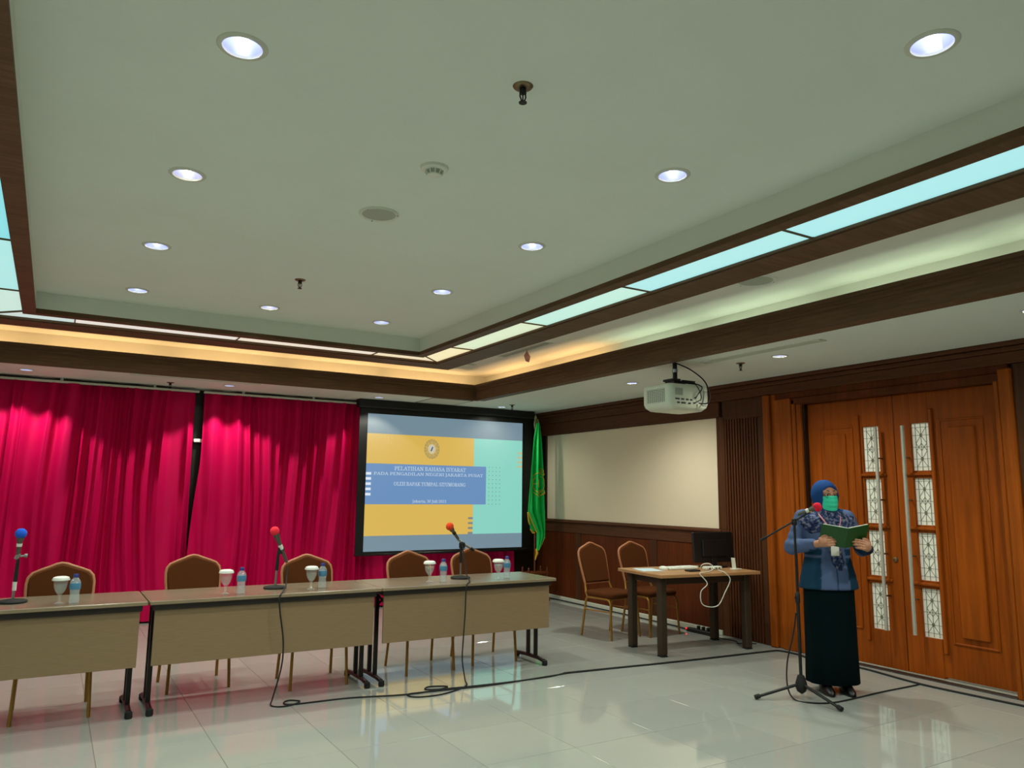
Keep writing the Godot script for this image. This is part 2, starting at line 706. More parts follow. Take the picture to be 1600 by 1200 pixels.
func build_ceiling() -> void:
	for z in [-6.48, -5.2, -3.9, -2.62, -1.33, -0.04]:
		coffer_lamps.append(Vector2(0.448, z))
		coffer_lamps.append(Vector2(2.48, z))
	coffer_lamps.append(Vector2(1.465, -6.48))
	for x in [-0.32, 1.63, 3.43, 5.215]:
		soffit_lamps.append(Vector2(x, -8.95))
	for z in [-6.19, -4.26, -2.3, -0.3]:
		soffit_lamps.append(Vector2(5.215, z))
	for z in [-6.19, -3.26, -0.3]:
		soffit_lamps.append(Vector2(-2.4, z))

	var ceil := struct_node("ceiling", "white stepped plaster ceiling with a raised middle field")
	var st := S()
	holed_plane(st, COFFER, HT, coffer_lamps, 0.074)
	box_between(st, Vector3(COFFER.position.x - 0.1, HT + 0.2, COFFER.position.y - 0.1), Vector3(COFFER.end.x + 0.1, HT + 0.26, COFFER.end.y + 0.1))
	part(st, "raised_ceiling", M.plaster, ceil)
	st = S()
	frame_ring(st, COFFER.grow(0.04), COFFER, 2.868, HT)
	part(st, "fascia", M.plaster, ceil)
	# cove: ceiling ring and the wall behind the light trough
	var outer := COFFER.grow(0.645)
	var cove := BEAM.grow(0.28)
	st = S()
	frame_ring(st, cove.grow(0.05), outer.grow(-0.02), HC, HC + 0.06)
	part(st, "cove_ceiling", M.cove_plaster, ceil)
	st = S()
	frame_ring(st, cove.grow(0.05), cove, HS + 0.05, HC)
	part(st, "cove_wall", M.cove_plaster, ceil)
	# soffit: four fields around the beam
	st = S()
	var B := BEAM.grow(0.02)
	var zs := ZB
	var fields := [Rect2(XL, zs, XR - XL, B.position.y - zs), Rect2(B.end.x, B.position.y, XR - B.end.x, ZF - B.position.y), Rect2(XL, B.position.y, B.position.x - XL, ZF - B.position.y), Rect2(B.position.x, B.end.y, B.size.x, ZF - B.end.y)]
	for fr in fields:
		holed_plane(st, fr, HS, soffit_lamps.filter(func(h): return fr.has_point(h)), 0.06)
	frame_ring(st, Rect2(XL, zs, XR - XL, ZF - zs), cove.grow(0.02), HS + 0.2, HS + 0.26)
	frame_ring(st, cove.grow(0.02), B, HS + 0.045, HS + 0.06)
	part(st, "soffit", M.plaster, ceil)
	# wooden beam with its cornice
	var beam := struct_node("trim_1", "brown wooden beam with a stepped cornice around the light cove")
	st = S()
	frame_ring(st, BEAM.grow(0.05), BEAM, HS - 0.012, 2.80)
	part(st, "beam_face", M.trim_h, beam)
	st = S()
	frame_ring(st, BEAM.grow(0.02), BEAM.grow(-0.018), 2.745, 2.77)
	frame_ring(st, BEAM.grow(0.02), BEAM.grow(-0.035), 2.77, 2.79)
	frame_ring(st, BEAM.grow(0.05), BEAM.grow(-0.05), 2.79, 2.815)
	part(st, "cornice", M.trim_h, beam)
	st = S()
	box_between(st, Vector3(BEAM.end.x + 0.03, HS - 0.012, BEAM.position.y), Vector3(BEAM.end.x + 0.12, HS + 0.01, BEAM.end.y), 0.002)
	part(st, "underside_strip", M.trim_h, beam)
	# frames around the light boxes
	var fr2 := struct_node("trim_2", "dark wooden frame around the ceiling light boxes")
	st = S()
	frame_ring(st, outer, COFFER.grow(0.375), HP, HC + 0.01)
	part(st, "outer_frame", M.trim_h, fr2)
	st = S()
	frame_ring(st, COFFER.grow(0.39), COFFER.grow(0.36), HP + 0.008, HP + 0.02)
	frame_ring(st, COFFER.grow(0.08), COFFER.grow(-0.012), HP, HP + 0.02)
	frame_ring(st, COFFER.grow(0.075), COFFER.grow(-0.002), HP + 0.02, HP + 0.04)
	part(st, "inner_frame", M.trim_h, fr2)


func lightbox(label: String, joints: Array, side: int, cols: Array, e: float) -> void:
	# side 0: right, 1: back, 2: left. joints run along the side; the first and the last are mitred corners
	var t := thing("ceiling_light_box", label, "light box", Vector3.ZERO, 0.0, "light boxes around the raised ceiling")
	var a := 0.075
	var b := 0.375
	var y := HP + 0.03
	var at := func(s: float, d: float) -> Vector3:
		if side == 0:
			return Vector3(COFFER.end.x + d, y, s)
		if side == 1:
			return Vector3(s, y, COFFER.position.y - d)
		return Vector3(COFFER.position.x - d, y, s)
	for k in joints.size() - 1:
		var s0: float = joints[k]
		var s1: float = joints[k + 1]
		var g := 0.004
		var i0 := s0 + g
		var i1 := s1 - g
		var o0 := i0
		var o1 := i1
		if k == 0:
			i0 = s0 - a + 0.006
			o0 = s0 - b + 0.006
		if k == joints.size() - 2 and side == 1:
			i1 = s1 + a - 0.006
			o1 = s1 + b - 0.006
		var st := S()
		st.set_smooth_group(-1)
		var p := [at.call(i0, a), at.call(i1, a), at.call(o1, b), at.call(o0, b)]
		var up := Vector3(0, 0.006, 0)
		for f in [[0, 1, 2, 3]]:
			quad(st, p[f[0]], p[f[1]], p[f[2]], p[f[3]])
			quad(st, p[f[3]] + up, p[f[2]] + up, p[f[1]] + up, p[f[0]] + up)
		for f in 4:
			var f2 := (f + 1) % 4
			quad(st, p[f], p[f] + up, p[f2] + up, p[f2])
		var c: Color = cols[mini(k, cols.size() - 1)]
		part(st, "light_panel", glow(c, e, Color(0.6, 0.6, 0.6)), t)
		# the bar between two panels
		st = S()
		var lo: Vector3 = at.call(o0 if k == 0 else s0, b)
		var li: Vector3 = at.call(i0 if k == 0 else s0, a)
		bar(st, lo - Vector3(0, 0.008, 0), li - Vector3(0, 0.008, 0), 0.008, 0.012, 0.001)
		part(st, "divider", M.trim_h, t)
	# the lamps behind the panels, seen as one soft strip
	var m0: float = joints[0]
	var m1: float = joints[joints.size() - 1]
	var mid: Vector3 = at.call((m0 + m1) * 0.5, (a + b) * 0.5)
	mid.y = HP - 0.01
	var ln := m1 - m0
	area(t, mid, Vector2(0.28, ln) if side != 1 else Vector2(ln, 0.28), 2.2, cols[cols.size() - 1].lerp(Color.WHITE, 0.35), false)


func downlight(at: Vector3, rad: float, label: String, group: String, energy: float, col: Color, angle: float, warm := false, soft := 1.0) -> void:
	var t := thing("recessed_downlight", label, "downlight", at, 0.0, group)
	var st := S()
	lathe(st, [Vector2(rad * 0.93, 0.004), Vector2(rad * 0.95, -0.006), Vector2(rad * 1.16, -0.005), Vector2(rad * 1.22, -0.001), Vector2(rad * 1.22, 0.004)], Vector3.ZERO, 32)
	part(st, "trim_ring", M.off_white, t)
	st = S()
	lathe(st, [Vector2(rad * 0.93, 0.004), Vector2(rad * 0.9, 0.03), Vector2(rad * 0.78, 0.08), Vector2(rad * 0.5, 0.115), Vector2(0.0, 0.12)], Vector3.ZERO, 32)
	part(st, "reflector", M.reflector, t)
	st = S()
	lathe(st, [Vector2(0.0, 0.012), Vector2(rad * 0.2, 0.018), Vector2(rad * 0.3, 0.035), Vector2(rad * 0.3, 0.08), Vector2(rad * 0.22, 0.11)], Vector3.ZERO, 16)
	part(st, "bulb", M.bulb_warm if warm else M.bulb_cool, t)
	spot(t, Vector3(0, -0.012, 0), energy, col, angle, soft, rad * 0.8)


func build_ceiling_lamps() -> void:
	lightbox("long row of pale cyan light panels on the right of the ceiling", [-6.98, -6.5, -5.2, -3.9, -2.57, -1.26, 0.05, 0.6], 0,
		[Color(0.95, 0.90, 0.70), Color(0.84, 0.90, 0.76), Color(0.74, 0.92, 0.86), Color(0.66, 0.91, 0.91), Color(0.65, 0.91, 0.92), Color(0.65, 0.91, 0.92)], 0.92)
	lightbox("row of warm white light panels above the curtains", [-0.235, 0.05, 1.37, 2.71, 3.09], 1,
		[Color(0.8, 0.88, 0.86), Color(0.93, 0.90, 0.86), Color(0.95, 0.90, 0.82), Color(0.97, 0.90, 0.74)], 0.85)
	lightbox("row of bright cyan light panels at the left picture edge", [-6.98, -6.34, -5.04, -3.74, -2.44, -1.14, 0.6], 2,
		[Color(0.78, 0.93, 0.88), Color(0.66, 0.93, 0.92), Color(0.5, 0.9, 0.93), Color(0.5, 0.9, 0.95)], 0.85)
	var order := ["nearest the curtains", "second from the curtains", "third from the curtains", "fourth from the curtains", "fifth from the curtains", "sixth from the curtains"]
	var white := Color(0.99, 1.0, 0.93)
	for h in coffer_lamps:
		var label := "round recessed downlight between two others at the curtain end"
		var k := int(round((h.y + 6.48) / 1.29))
		if h.x < 1.0:
			label = "round recessed downlight in the left ceiling row, " + order[k]
		elif h.x > 2.0:
			label = "round recessed downlight in the right ceiling row, " + order[k]
		downlight(Vector3(h.x, HT, h.y), 0.072, label, "downlights of the raised ceiling", 1.5, white, 76.0, (h.x < 1.0 and k == 2) or (h.x > 1.0 and h.x < 2.0))
	var names := ["small downlight above the curtains at the left picture edge", "small downlight above the curtains beside the curtain gap", "small downlight just left of the projection screen", "small downlight in front of the green flag", "small soffit downlight left of the projector", "small soffit downlight right of the projector", "small soffit downlight above the double door", "small soffit downlight right of the double door", "small downlight over the left wall, far end", "small downlight over the left wall, middle", "small downlight over the left wall, near end"]
	for i in soffit_lamps.size():
		var h: Vector2 = soffit_lamps[i]
		downlight(Vector3(h.x, HS, h.y), 0.058, names[i], "downlights of the low soffit", [1.6, 1.6, 1.1, 1.0][i] if i < 4 else 2.35, white, 55.0 if i < 3 else 75.0, i == 5, 0.15 if i < 3 else 1.0)
	# the lamps in the trough behind the beam
	var lamp := thing("cove_lamp_row", "hidden lamp tubes glowing warm and white behind the cornice", "lamp")
	for k in 5:
		var x := -0.9 + k * 1.22
		trough_tube(lamp, Vector3(x, HS + 0.09, BEAM.position.y - 0.15), false, true)
	for k in 8:
		var z := -7.85 + k * 1.25
		trough_tube(lamp, Vector3(BEAM.end.x + 0.15, HS + 0.09, z), true, k < 2)
	for k in 4:
		trough_tube(lamp, Vector3(BEAM.position.x - 0.15, HS + 0.09, -7.0 + k * 2.4), true, false)


func trough_tube(parent: Node, at: Vector3, along_z: bool, warm: bool) -> void:
	var st := S()
	var d := Vector3(0, 0, 0.56) if along_z else Vector3(0.56, 0, 0)
	tube(st, [at - d, at + d], 0.013, 8)
	part(st, "tube", M.tube_warm if warm else M.tube_cool, parent)
	area(parent, at + Vector3(0, 0.02, 0), Vector2(0.03, 1.12) if along_z else Vector2(1.12, 0.03), 0.22 if warm else 0.115, Color(1.0, 0.82, 0.58) if warm else Color(0.9, 1.0, 0.88), true)


func build_floor_walls() -> void:
	var fl := struct_node("floor", "glossy off-white floor of large square tiles")
	var st := S()
	box_between(st, Vector3(XL - 0.2, -0.12, ZB - 0.2), Vector3(XR + 3.6, -0.0025, ZF + 0.2))
	part(st, "grout_bed", M.grout, fl)
	var rng := RandomNumberGenerator.new()
	rng.seed = 4
	var tm := [M.tile_a, M.tile_b, M.tile_c]
	st = S()
	bx(st, Vector3(0, -0.004, 0), Vector3(0.597, 0.008, 0.597), 0.0012)
	st.generate_normals()
	st.index()
	var mesh := st.commit()
	for i in 16:
		for j in 18:
			var x := -3.28 + 0.6 * i + 0.3
			var z := -9.77 + 0.6 * j - 0.3 + 0.6
			if x - 0.3 > XR or x + 0.3 < XL:
				continue
			var o := MeshInstance3D.new()
			o.mesh = mesh
			o.name = "tile"
			o.material_override = tm[rng.randi() % 3]
			o.position = Vector3(x, 0, z)
			fl.add_child(o, true)
	# the part of the floor behind the camera and under the curtain: one plain sheet of the same tiles
	st = S()
	box_between(st, Vector3(XL, -0.008, 1.03), Vector3(XR, 0.0, ZF))
	part(st, "tile_edge", M.tile_a, fl)

	var wl := struct_node("wall_left", "plain pale wall on the left, outside the picture")
	st = S()
	box_between(st, Vector3(XL - 0.15, 0, ZB), Vector3(XL, HT, ZF))
	part(st, "wall_surface", M.off_white, wl)
	var wf := struct_node("wall_front", "plain wall behind the camera")
	st = S()
	box_between(st, Vector3(XL, 0, ZF), Vector3(XR, HT, ZF + 0.15))
	part(st, "wall_surface", M.off_white, wf)
	var wb := struct_node("wall_back", "dark wall behind the red curtains")
	st = S()
	box_between(st, Vector3(XL, 0, ZB - 0.15), Vector3(XR, HT, ZB))
	part(st, "wall_surface", M.dark_wood, wb)
	st = S()
	box_between(st, Vector3(5.73, 0, ZB), Vector3(XR, HS, -9.53), 0.004)
	part(st, "corner_pier", M.dark_wood, wb)

	# right wall: wood panelling, cream field, slats, door case
	var wr := struct_node("wall_right", "brown wooden panelled wall with a cream field and a double door")
	st = S()
	box_between(st, Vector3(XR + 0.03, 0, ZB), Vector3(XR + 0.2, HT, -5.83))
	box_between(st, Vector3(XR + 0.045, 0, -5.83), Vector3(XR + 0.2, HT, -5.34))
	box_between(st, Vector3(XR + 0.03, 0, -5.34), Vector3(XR + 0.2, HT, -4.80))
	box_between(st, Vector3(XR + 0.03, 2.34, -4.80), Vector3(XR + 0.2, HT, -3.05))
	box_between(st, Vector3(XR + 0.03, 0, -3.05), Vector3(XR + 0.2, HT, ZF))
	part(st, "wall_core", M.dark_wood, wr)
	# sunk lower panels
	for pz in [[-9.53, -8.55], [-8.43, -7.04], [-6.92, -5.99]]:
		st = S()
		box_between(st, Vector3(XR + 0.008, 0.05, pz[0]), Vector3(XR + 0.04, 0.925, pz[1]), 0.004)
		part(st, "panel", M.wall_wood, wr)
	for pz in [[-8.55, -8.43], [-7.04, -6.92], [-5.99, -5.905]]:
		st = S()
		box_between(st, Vector3(XR, 0.05, pz[0]), Vector3(XR + 0.04, 0.925, pz[1]), 0.005)
		part(st, "stile", M.stile_wood, wr)
	st = S()
	box_between(st, Vector3(XR, 0.925, -9.55), Vector3(XR + 0.04, 1.06, -5.905), 0.005)
	part(st, "rail", M.wall_trim, wr)
	st = S()
	box_between(st, Vector3(XR - 0.02, 1.06, -9.55), Vector3(XR + 0.04, 1.095, -5.88), 0.008)
	part(st, "ledge", M.wall_trim, wr)
	# frame around the cream field and the field itself
	st = S()
	box_between(st, Vector3(XR - 0.005, 2.30, -9.55), Vector3(XR + 0.04, 2.47, -5.88), 0.005)
	part(st, "rail", M.wall_trim, wr)
	st = S()
	box_between(st, Vector3(XR - 0.005, 1.095, -9.55), Vector3(XR + 0.04, 2.30, -9.265), 0.005)
	part(st, "stile", M.dark_wood, wr)
	st = S()
	box_between(st, Vector3(XR, 1.095, -5.925), Vector3(XR + 0.04, 2.30, -5.81), 0.005)
	part(st, "stile", M.stile_wood, wr)
	# slatted panel
	st = S()
	box_between(st, Vector3(XR + 0.04, 0.0, -5.81), Vector3(XR + 0.05, 2.262, -5.355))
	part(st, "slat_backing", M.slat_wood, wr)
	st = S()
	box_between(st, Vector3(XR, 2.262, -5.83), Vector3(XR + 0.04, 2.47, -5.25), 0.004)
	part(st, "rail", M.stile_wood, wr)
	st = S()
	box_between(st, Vector3(XR, 0.0, -5.355), Vector3(XR + 0.04, 2.262, -5.25), 0.005)
	part(st, "stile", M.stile_wood, wr)
	st = S()
	box_between(st, Vector3(XR, 0.0, -5.905), Vector3(XR + 0.04, 1.095, -5.81), 0.005)
	part(st, "stile", M.stile_wood, wr)
	for k in 12:
		var z0 := -5.805 + k * 0.0375
		st = S()
		box_between(st, Vector3(XR + 0.002, 0.0, z0), Vector3(XR + 0.042, 2.262, z0 + 0.0225), 0.003)
		part(st, "slat", M.slat_wood, wr)
	# crown cornice along the wall
	st = S()
	box_between(st, Vector3(XR - 0.03, 2.47, -9.55), Vector3(XR + 0.03, 2.56, ZF), 0.006)
	box_between(st, Vector3(XR - 0.05, 2.56, -9.55), Vector3(XR + 0.03, 2.60, ZF), 0.008)
	box_between(st, Vector3(XR - 0.085, 2.60, -9.55), Vector3(XR + 0.03, HS, ZF), 0.008)
	part(st, "cornice", M.wall_trim, wr)
	# door case
	st = S()
	box_between(st, Vector3(XR - 0.05, 0, -5.25), Vector3(XR + 0.04, 2.47, -5.165), 0.012)
	part(st, "pilaster", M.case_wood, wr)
	st = S()
	box_between(st, Vector3(XR - 0.01, 0, -5.165), Vector3(XR + 0.04, 2.47, -5.11), 0.006)
	box_between(st, Vector3(XR - 0.035, 0, -5.11), Vector3(XR + 0.04, 2.41, -4.915), 0.008)
	part(st, "casing", M.case_wood, wr)
	st = S()
	box_between(st, Vector3(XR - 0.02, 0, -4.915), Vector3(XR + 0.06, 2.395, -4.875), 0.008)
	box_between(st, Vector3(XR + 0.0, 0, -4.875), Vector3(XR + 0.14, 2.37, -4.82), 0.006)
	part(st, "jamb", M.case_wood, wr)
	st = S()
	box_between(st, Vector3(XR - 0.02, 2.34, -4.915), Vector3(XR + 0.14, 2.41, -2.93), 0.008)
	box_between(st, Vector3(XR - 0.005, 2.40, -5.11), Vector3(XR + 0.04, 2.48, -2.93), 0.006)
	part(st, "door_head", M.wall_wood, wr)
	st = S()
	box_between(st, Vector3(XR - 0.015, 0, -3.045), Vector3(XR + 0.14, 2.395, -3.0), 0.01)
	box_between(st, Vector3(XR - 0.03, 0, -3.0), Vector3(XR + 0.04, 2.44, -2.9), 0.012)
	part(st, "jamb", M.case_wood, wr)
	st = S()
	box_between(st, Vector3(XR + 0.0, 0, -2.9), Vector3(XR + 0.04, 2.47, -2.62), 0.005)
	part(st, "stile", M.stile_wood, wr)
	st = S()
	box_between(st, Vector3(XR + 0.012, 0, -2.62), Vector3(XR + 0.04, 2.47, ZF), 0.005)
	part(st, "panel", M.wall_wood, wr)
	# threshold
	st = S()
	box_between(st, Vector3(XR - 0.01, 0, -4.82), Vector3(XR + 0.06, 0.008, -3.045), 0.003)
	part(st, "threshold", M.dark_wood, wr)

	var bb := struct_node("baseboard_right", "thin white skirting below the brown panelling")
	st = S()
	box_between(st, Vector3(XR - 0.012, 0, -9.55), Vector3(XR + 0.03, 0.05, -5.91), 0.004)
	part(st, "skirting", M.off_white, bb)

	# cream fabric field, one stretched panel
	var cp := thing("cream_wall_panel", "wide cream fabric panel set in the brown right wall", "wall panel", Vector3(XR + 0.012, 1.0975, -7.595))
	st = S()
	bx(st, Vector3(0.012, 0.6, 0), Vector3(0.022, 1.20, 3.335), 0.006)
	part(st, "stretched_cloth", M.cream, cp)

	# the lit corridor beyond the doors
	var co := struct_node("wall_corridor", "pale corridor beyond the double door")
	st = S()
	box_between(st, Vector3(9.6, 0, -6.2), Vector3(9.7, HT, -1.8))
	box_between(st, Vector3(XR + 0.2, 0, -6.3), Vector3(9.7, HT, -6.2))
	box_between(st, Vector3(XR + 0.2, 0, -1.9), Vector3(9.7, HT, -1.8))
	box_between(st, Vector3(XR + 0.2, HT, -6.3), Vector3(9.7, HT + 0.1, -1.8))
	part(st, "wall_surface", M.off_white, co)
	st = S()
	box_between(st, Vector3(XR + 0.2, -0.0025, -6.2), Vector3(9.6, 0.0, -1.9))
	part(st, "corridor_floor", M.tile_b, co)
	var cl := thing("corridor_ceiling_lamp", "flat lamp on the corridor ceiling beyond the door", "lamp", Vector3(8.5, HT, -3.9))
	st = S()
	bx(st, Vector3(0, -0.02, 0), Vector3(0.3, 0.04, 1.2), 0.005)
	part(st, "diffuser", glow(Color(1, 0.98, 0.92), 1.5), cl)
	area(cl, Vector3(0, -0.06, 0), Vector2(0.28, 1.15), 6.5, Color(1, 0.98, 0.92), false)


# ---------------------------------------------------------------- doors
func door_leaf(called: String, label: String, s: float) -> void:
	# s = -1: the far leaf, s = 1: the near leaf; z offsets are measured from the meeting line
	var zc := -3.925
	var X := XR + 0.08
	var t := struct_node(called, label)
	var Z := func(o: float) -> float: return zc + s * o
	var slabz := func(st: SurfaceTool, o0: float, o1: float, y0: float, y1: float, x0: float, x1: float, bev: float) -> void:
		box_between(st, Vector3(x0, y0, minf(Z.call(o0), Z.call(o1))), Vector3(x1, y1, maxf(Z.call(o0), Z.call(o1))), bev)
	# the leaf: stiles and rails round the glazing strip
	var st := S()
	slabz.call(st, 0.003, 0.15, 0.015, 2.338, X, X + 0.045, 0.003)
	part(st, "meeting_stile", M.door_wood, t)
	st = S()
	slabz.call(st, 0.305, 0.885, 0.03 if s > 0.0 else 0.015, 2.338, X, X + 0.045, 0.003)
	part(st, "leaf_board", M.door_wood, t)
	st = S()
	slabz.call(st, 0.15, 0.305, 0.015, 0.32, X, X + 0.045, 0.002)
	part(st, "bottom_rail", M.door_wood, t)
	st = S()
	slabz.call(st, 0.15, 0.305, 2.08, 2.338, X, X + 0.045, 0.002)
	part(st, "top_rail", M.door_wood, t)
	# the long wooden upright beside the glass
	st = S()
	slabz.call(st, 0.322, 0.352, 0.215, 2.19, X - 0.028, X + 0.01, 0.006)
	part(st, "upright_bar", M.door_wood, t)
	# raised panel with its moulding
	st = S()
	var y0 := 0.30
	var y1 := 2.095
	for e in [[0.395, 0.41, y0, y1], [0.735, 0.75, y0, y1]]:
		slabz.call(st, e[0], e[1], e[2], e[3], X - 0.008, X + 0.01, 0.003)
	for e in [[0.41, 0.735, y0, y0 + 0.015], [0.41, 0.735, y1 - 0.015, y1]]:
		slabz.call(st, e[0], e[1], e[2], e[3], X - 0.008, X + 0.01, 0.003)
	part(st, "moulding", M.door_wood, t)
	st = S()
	slabz.call(st, 0.47, 0.682, 0.36, 2.027, X - 0.022, X + 0.01, 0.018)
	part(st, "raised_panel", M.door_panel, t)
	# panes, each with its leading, and the rails between them
	var rows := [[0.326, 0.713], [0.777, 1.164], [1.228, 1.62], [1.677, 2.075]]
	for r in rows:
		st = S()
		st.set_smooth_group(-1)
		var za: float = minf(Z.call(0.15), Z.call(0.305))
		var zb: float = maxf(Z.call(0.15), Z.call(0.305))
		quad(st, Vector3(X + 0.022, r[0] - 0.01, za), Vector3(X + 0.022, r[0] - 0.01, zb), Vector3(X + 0.022, r[1] + 0.01, zb), Vector3(X + 0.022, r[1] + 0.01, za))
		var pn := part(st, "pane", M.pane, t)
		st = S()
		var x := X + 0.017
		var a := Vector3(x, r[0], Z.call(0.155))
		var w: float = s * 0.145
		var h: float = r[1] - r[0]
		var P := func(u: float, v: float) -> Vector3: return a + Vector3(0, v * h, u * w)
		var lines := [[0.18, 0, 0.18, 1], [0.82, 0, 0.82, 1], [0.5, 0, 0.5, 1], [0, 0.5, 1, 0.5], [0, 0.08, 1, 0.08], [0, 0.92, 1, 0.92], [0, 0.25, 1, 0.25], [0, 0.75, 1, 0.75],
			[0.18, 0.08, 0.82, 0.42], [0.82, 0.08, 0.18, 0.42], [0.18, 0.58, 0.82, 0.92], [0.82, 0.58, 0.18, 0.92], [0.18, 0.42, 0.5, 0.58], [0.82, 0.42, 0.5, 0.58], [0.18, 0.58, 0.5, 0.42], [0.82, 0.58, 0.5, 0.42],
			[0.5, 0.21, 0.6, 0.25], [0.6, 0.25, 0.5, 0.29], [0.5, 0.29, 0.4, 0.25], [0.4, 0.25, 0.5, 0.21], [0.5, 0.71, 0.6, 0.75], [0.6, 0.75, 0.5, 0.79], [0.5, 0.79, 0.4, 0.75], [0.4, 0.75, 0.5, 0.71]]
		for l in lines:
			bar(st, P.call(l[0], l[1]), P.call(l[2], l[3]), 0.003, 0.004, 0.0, Vector3(1, 0, 0))
		part(st, "leading", M.lead, pn)
	for y in [0.745, 1.196, 1.648]:
		st = S()
		slabz.call(st, 0.09, 0.325, y - 0.012, y + 0.012, X - 0.022, X + 0.012, 0.006)
		slabz.call(st, 0.15, 0.305, y - 0.034, y + 0.03, X + 0.0, X + 0.045, 0.002)
		part(st, "glazing_rail", M.door_wood, t)
	# pull bar on brackets
	st = S()
	var zh: float = Z.call(0.125)
	tube(st, [Vector3(X - 0.08, 0.335, zh), Vector3(X - 0.08, 2.06, zh)], 0.015, 14)
	var hd := part(st, "pull_bar", M.satin, t)
	for y in [0.617, 0.97, 1.43, 1.79]:
		st = S()
		tube(st, [Vector3(X - 0.07, y, zh), Vector3(X + 0.005, y, zh)], 0.007, 8)
		part(st, "bracket", M.brass, hd)
	if s < 0.0:
		st = S()
		lathe(st, [Vector2(0.0, 0.012), Vector2(0.012, 0.012), Vector2(0.02, 0.008), Vector2(0.022, 0.0)], Vector3(X, 0.925, Z.call(0.055)), 16, Basis(Vector3.BACK, PI / 2))
		part(st, "lock", M.brass, t)


# ---------------------------------------------------------------- curtains, screen, flag
func curtain(label: String, x0: float, x1: float, sd: int, lean: float) -> void:
	var t := thing("red_curtain", label, "curtain", Vector3((x0 + x1) * 0.5, 0.0, -9.42), 0.0, "red curtains along the back wall")
	var nz := FastNoiseLite.new()
	nz.seed = sd
	nz.frequency = 0.9
	nz.fractal_octaves = 2
	var nx := int((x1 - x0) * 150.0)
	var ny := 22
	var top := HS - 0.055
	var pos := func(i: int, j: int) -> Vector3:
		var u := float(i) / nx
		var v := float(j) / ny
		var x := lerpf(x0, x1, u)
		var y := lerpf(0.02, top, v)
		# folds lean a little and run together towards the heading
		var s := x + lean * (1.0 - v) * (0.6 + 0.5 * nz.get_noise_2d(x * 0.6, 9.0))
		var ph := s * 46.0 + 9.0 * nz.get_noise_2d(s * 0.9, 3.0 + 0.35 * v) + 3.0 * nz.get_noise_2d(s * 2.6, 20.0)
		var amp := 0.034 + 0.028 * nz.get_noise_2d(s * 1.5, 40.0 + v)
		var w := sin(ph)
		var fold := (w + 0.28 * sin(2.0 * ph + 0.9)) * amp + sin(ph * 0.37 + 1.0) * 0.022
		fold += 0.035 * nz.get_noise_2d(s * 2.3, 60.0 + v * 0.8) * (1.0 - 0.6 * v)
		var edge := 0.0
		if x0 > 1.0 and u < 0.08:
			edge = -0.1 * (1.0 - u / 0.08) * clampf((1.75 - y) / 1.2, 0.0, 1.0)
		return Vector3(x + 0.012 * cos(ph) + edge - (x0 + x1) * 0.5, y, fold)
	var st := S()
	st.set_smooth_group(1)
	var rows := []
	for j in ny + 1:
		var r := []
		for i in nx + 1:
			r.append(pos.call(i, j))
		rows.append(r)
	for j in ny:
		for i in nx:
			quad(st, rows[j][i], rows[j][i + 1], rows[j + 1][i + 1], rows[j + 1][i])
	part(st, "cloth", M.curtain, t)
	st = S()
	var hw := (x1 - x0) * 0.5
	bx(st, Vector3(0, top + 0.012, 0.02), Vector3(hw * 2.0 + 0.04, 0.022, 0.05), 0.003)
	part(st, "rail", M.off_white, t)
	st = S()
	for k in 5:
		bx(st, Vector3(lerpf(-hw, hw, (k + 0.5) / 5.0), top + 0.039, 0.01), Vector3(0.03, 0.034, 0.02), 0.002)
	part(st, "rail_bracket", M.off_white, t)


func put_rect(img: Image, u0: float, v0: float, u1: float, v1: float, c: Color) -> void:
	var w := img.get_width()
	var h := img.get_height()
	img.fill_rect(Rect2i(int(u0 * w), int(v0 * h), int((u1 - u0) * w), int((v1 - v0) * h)), c)


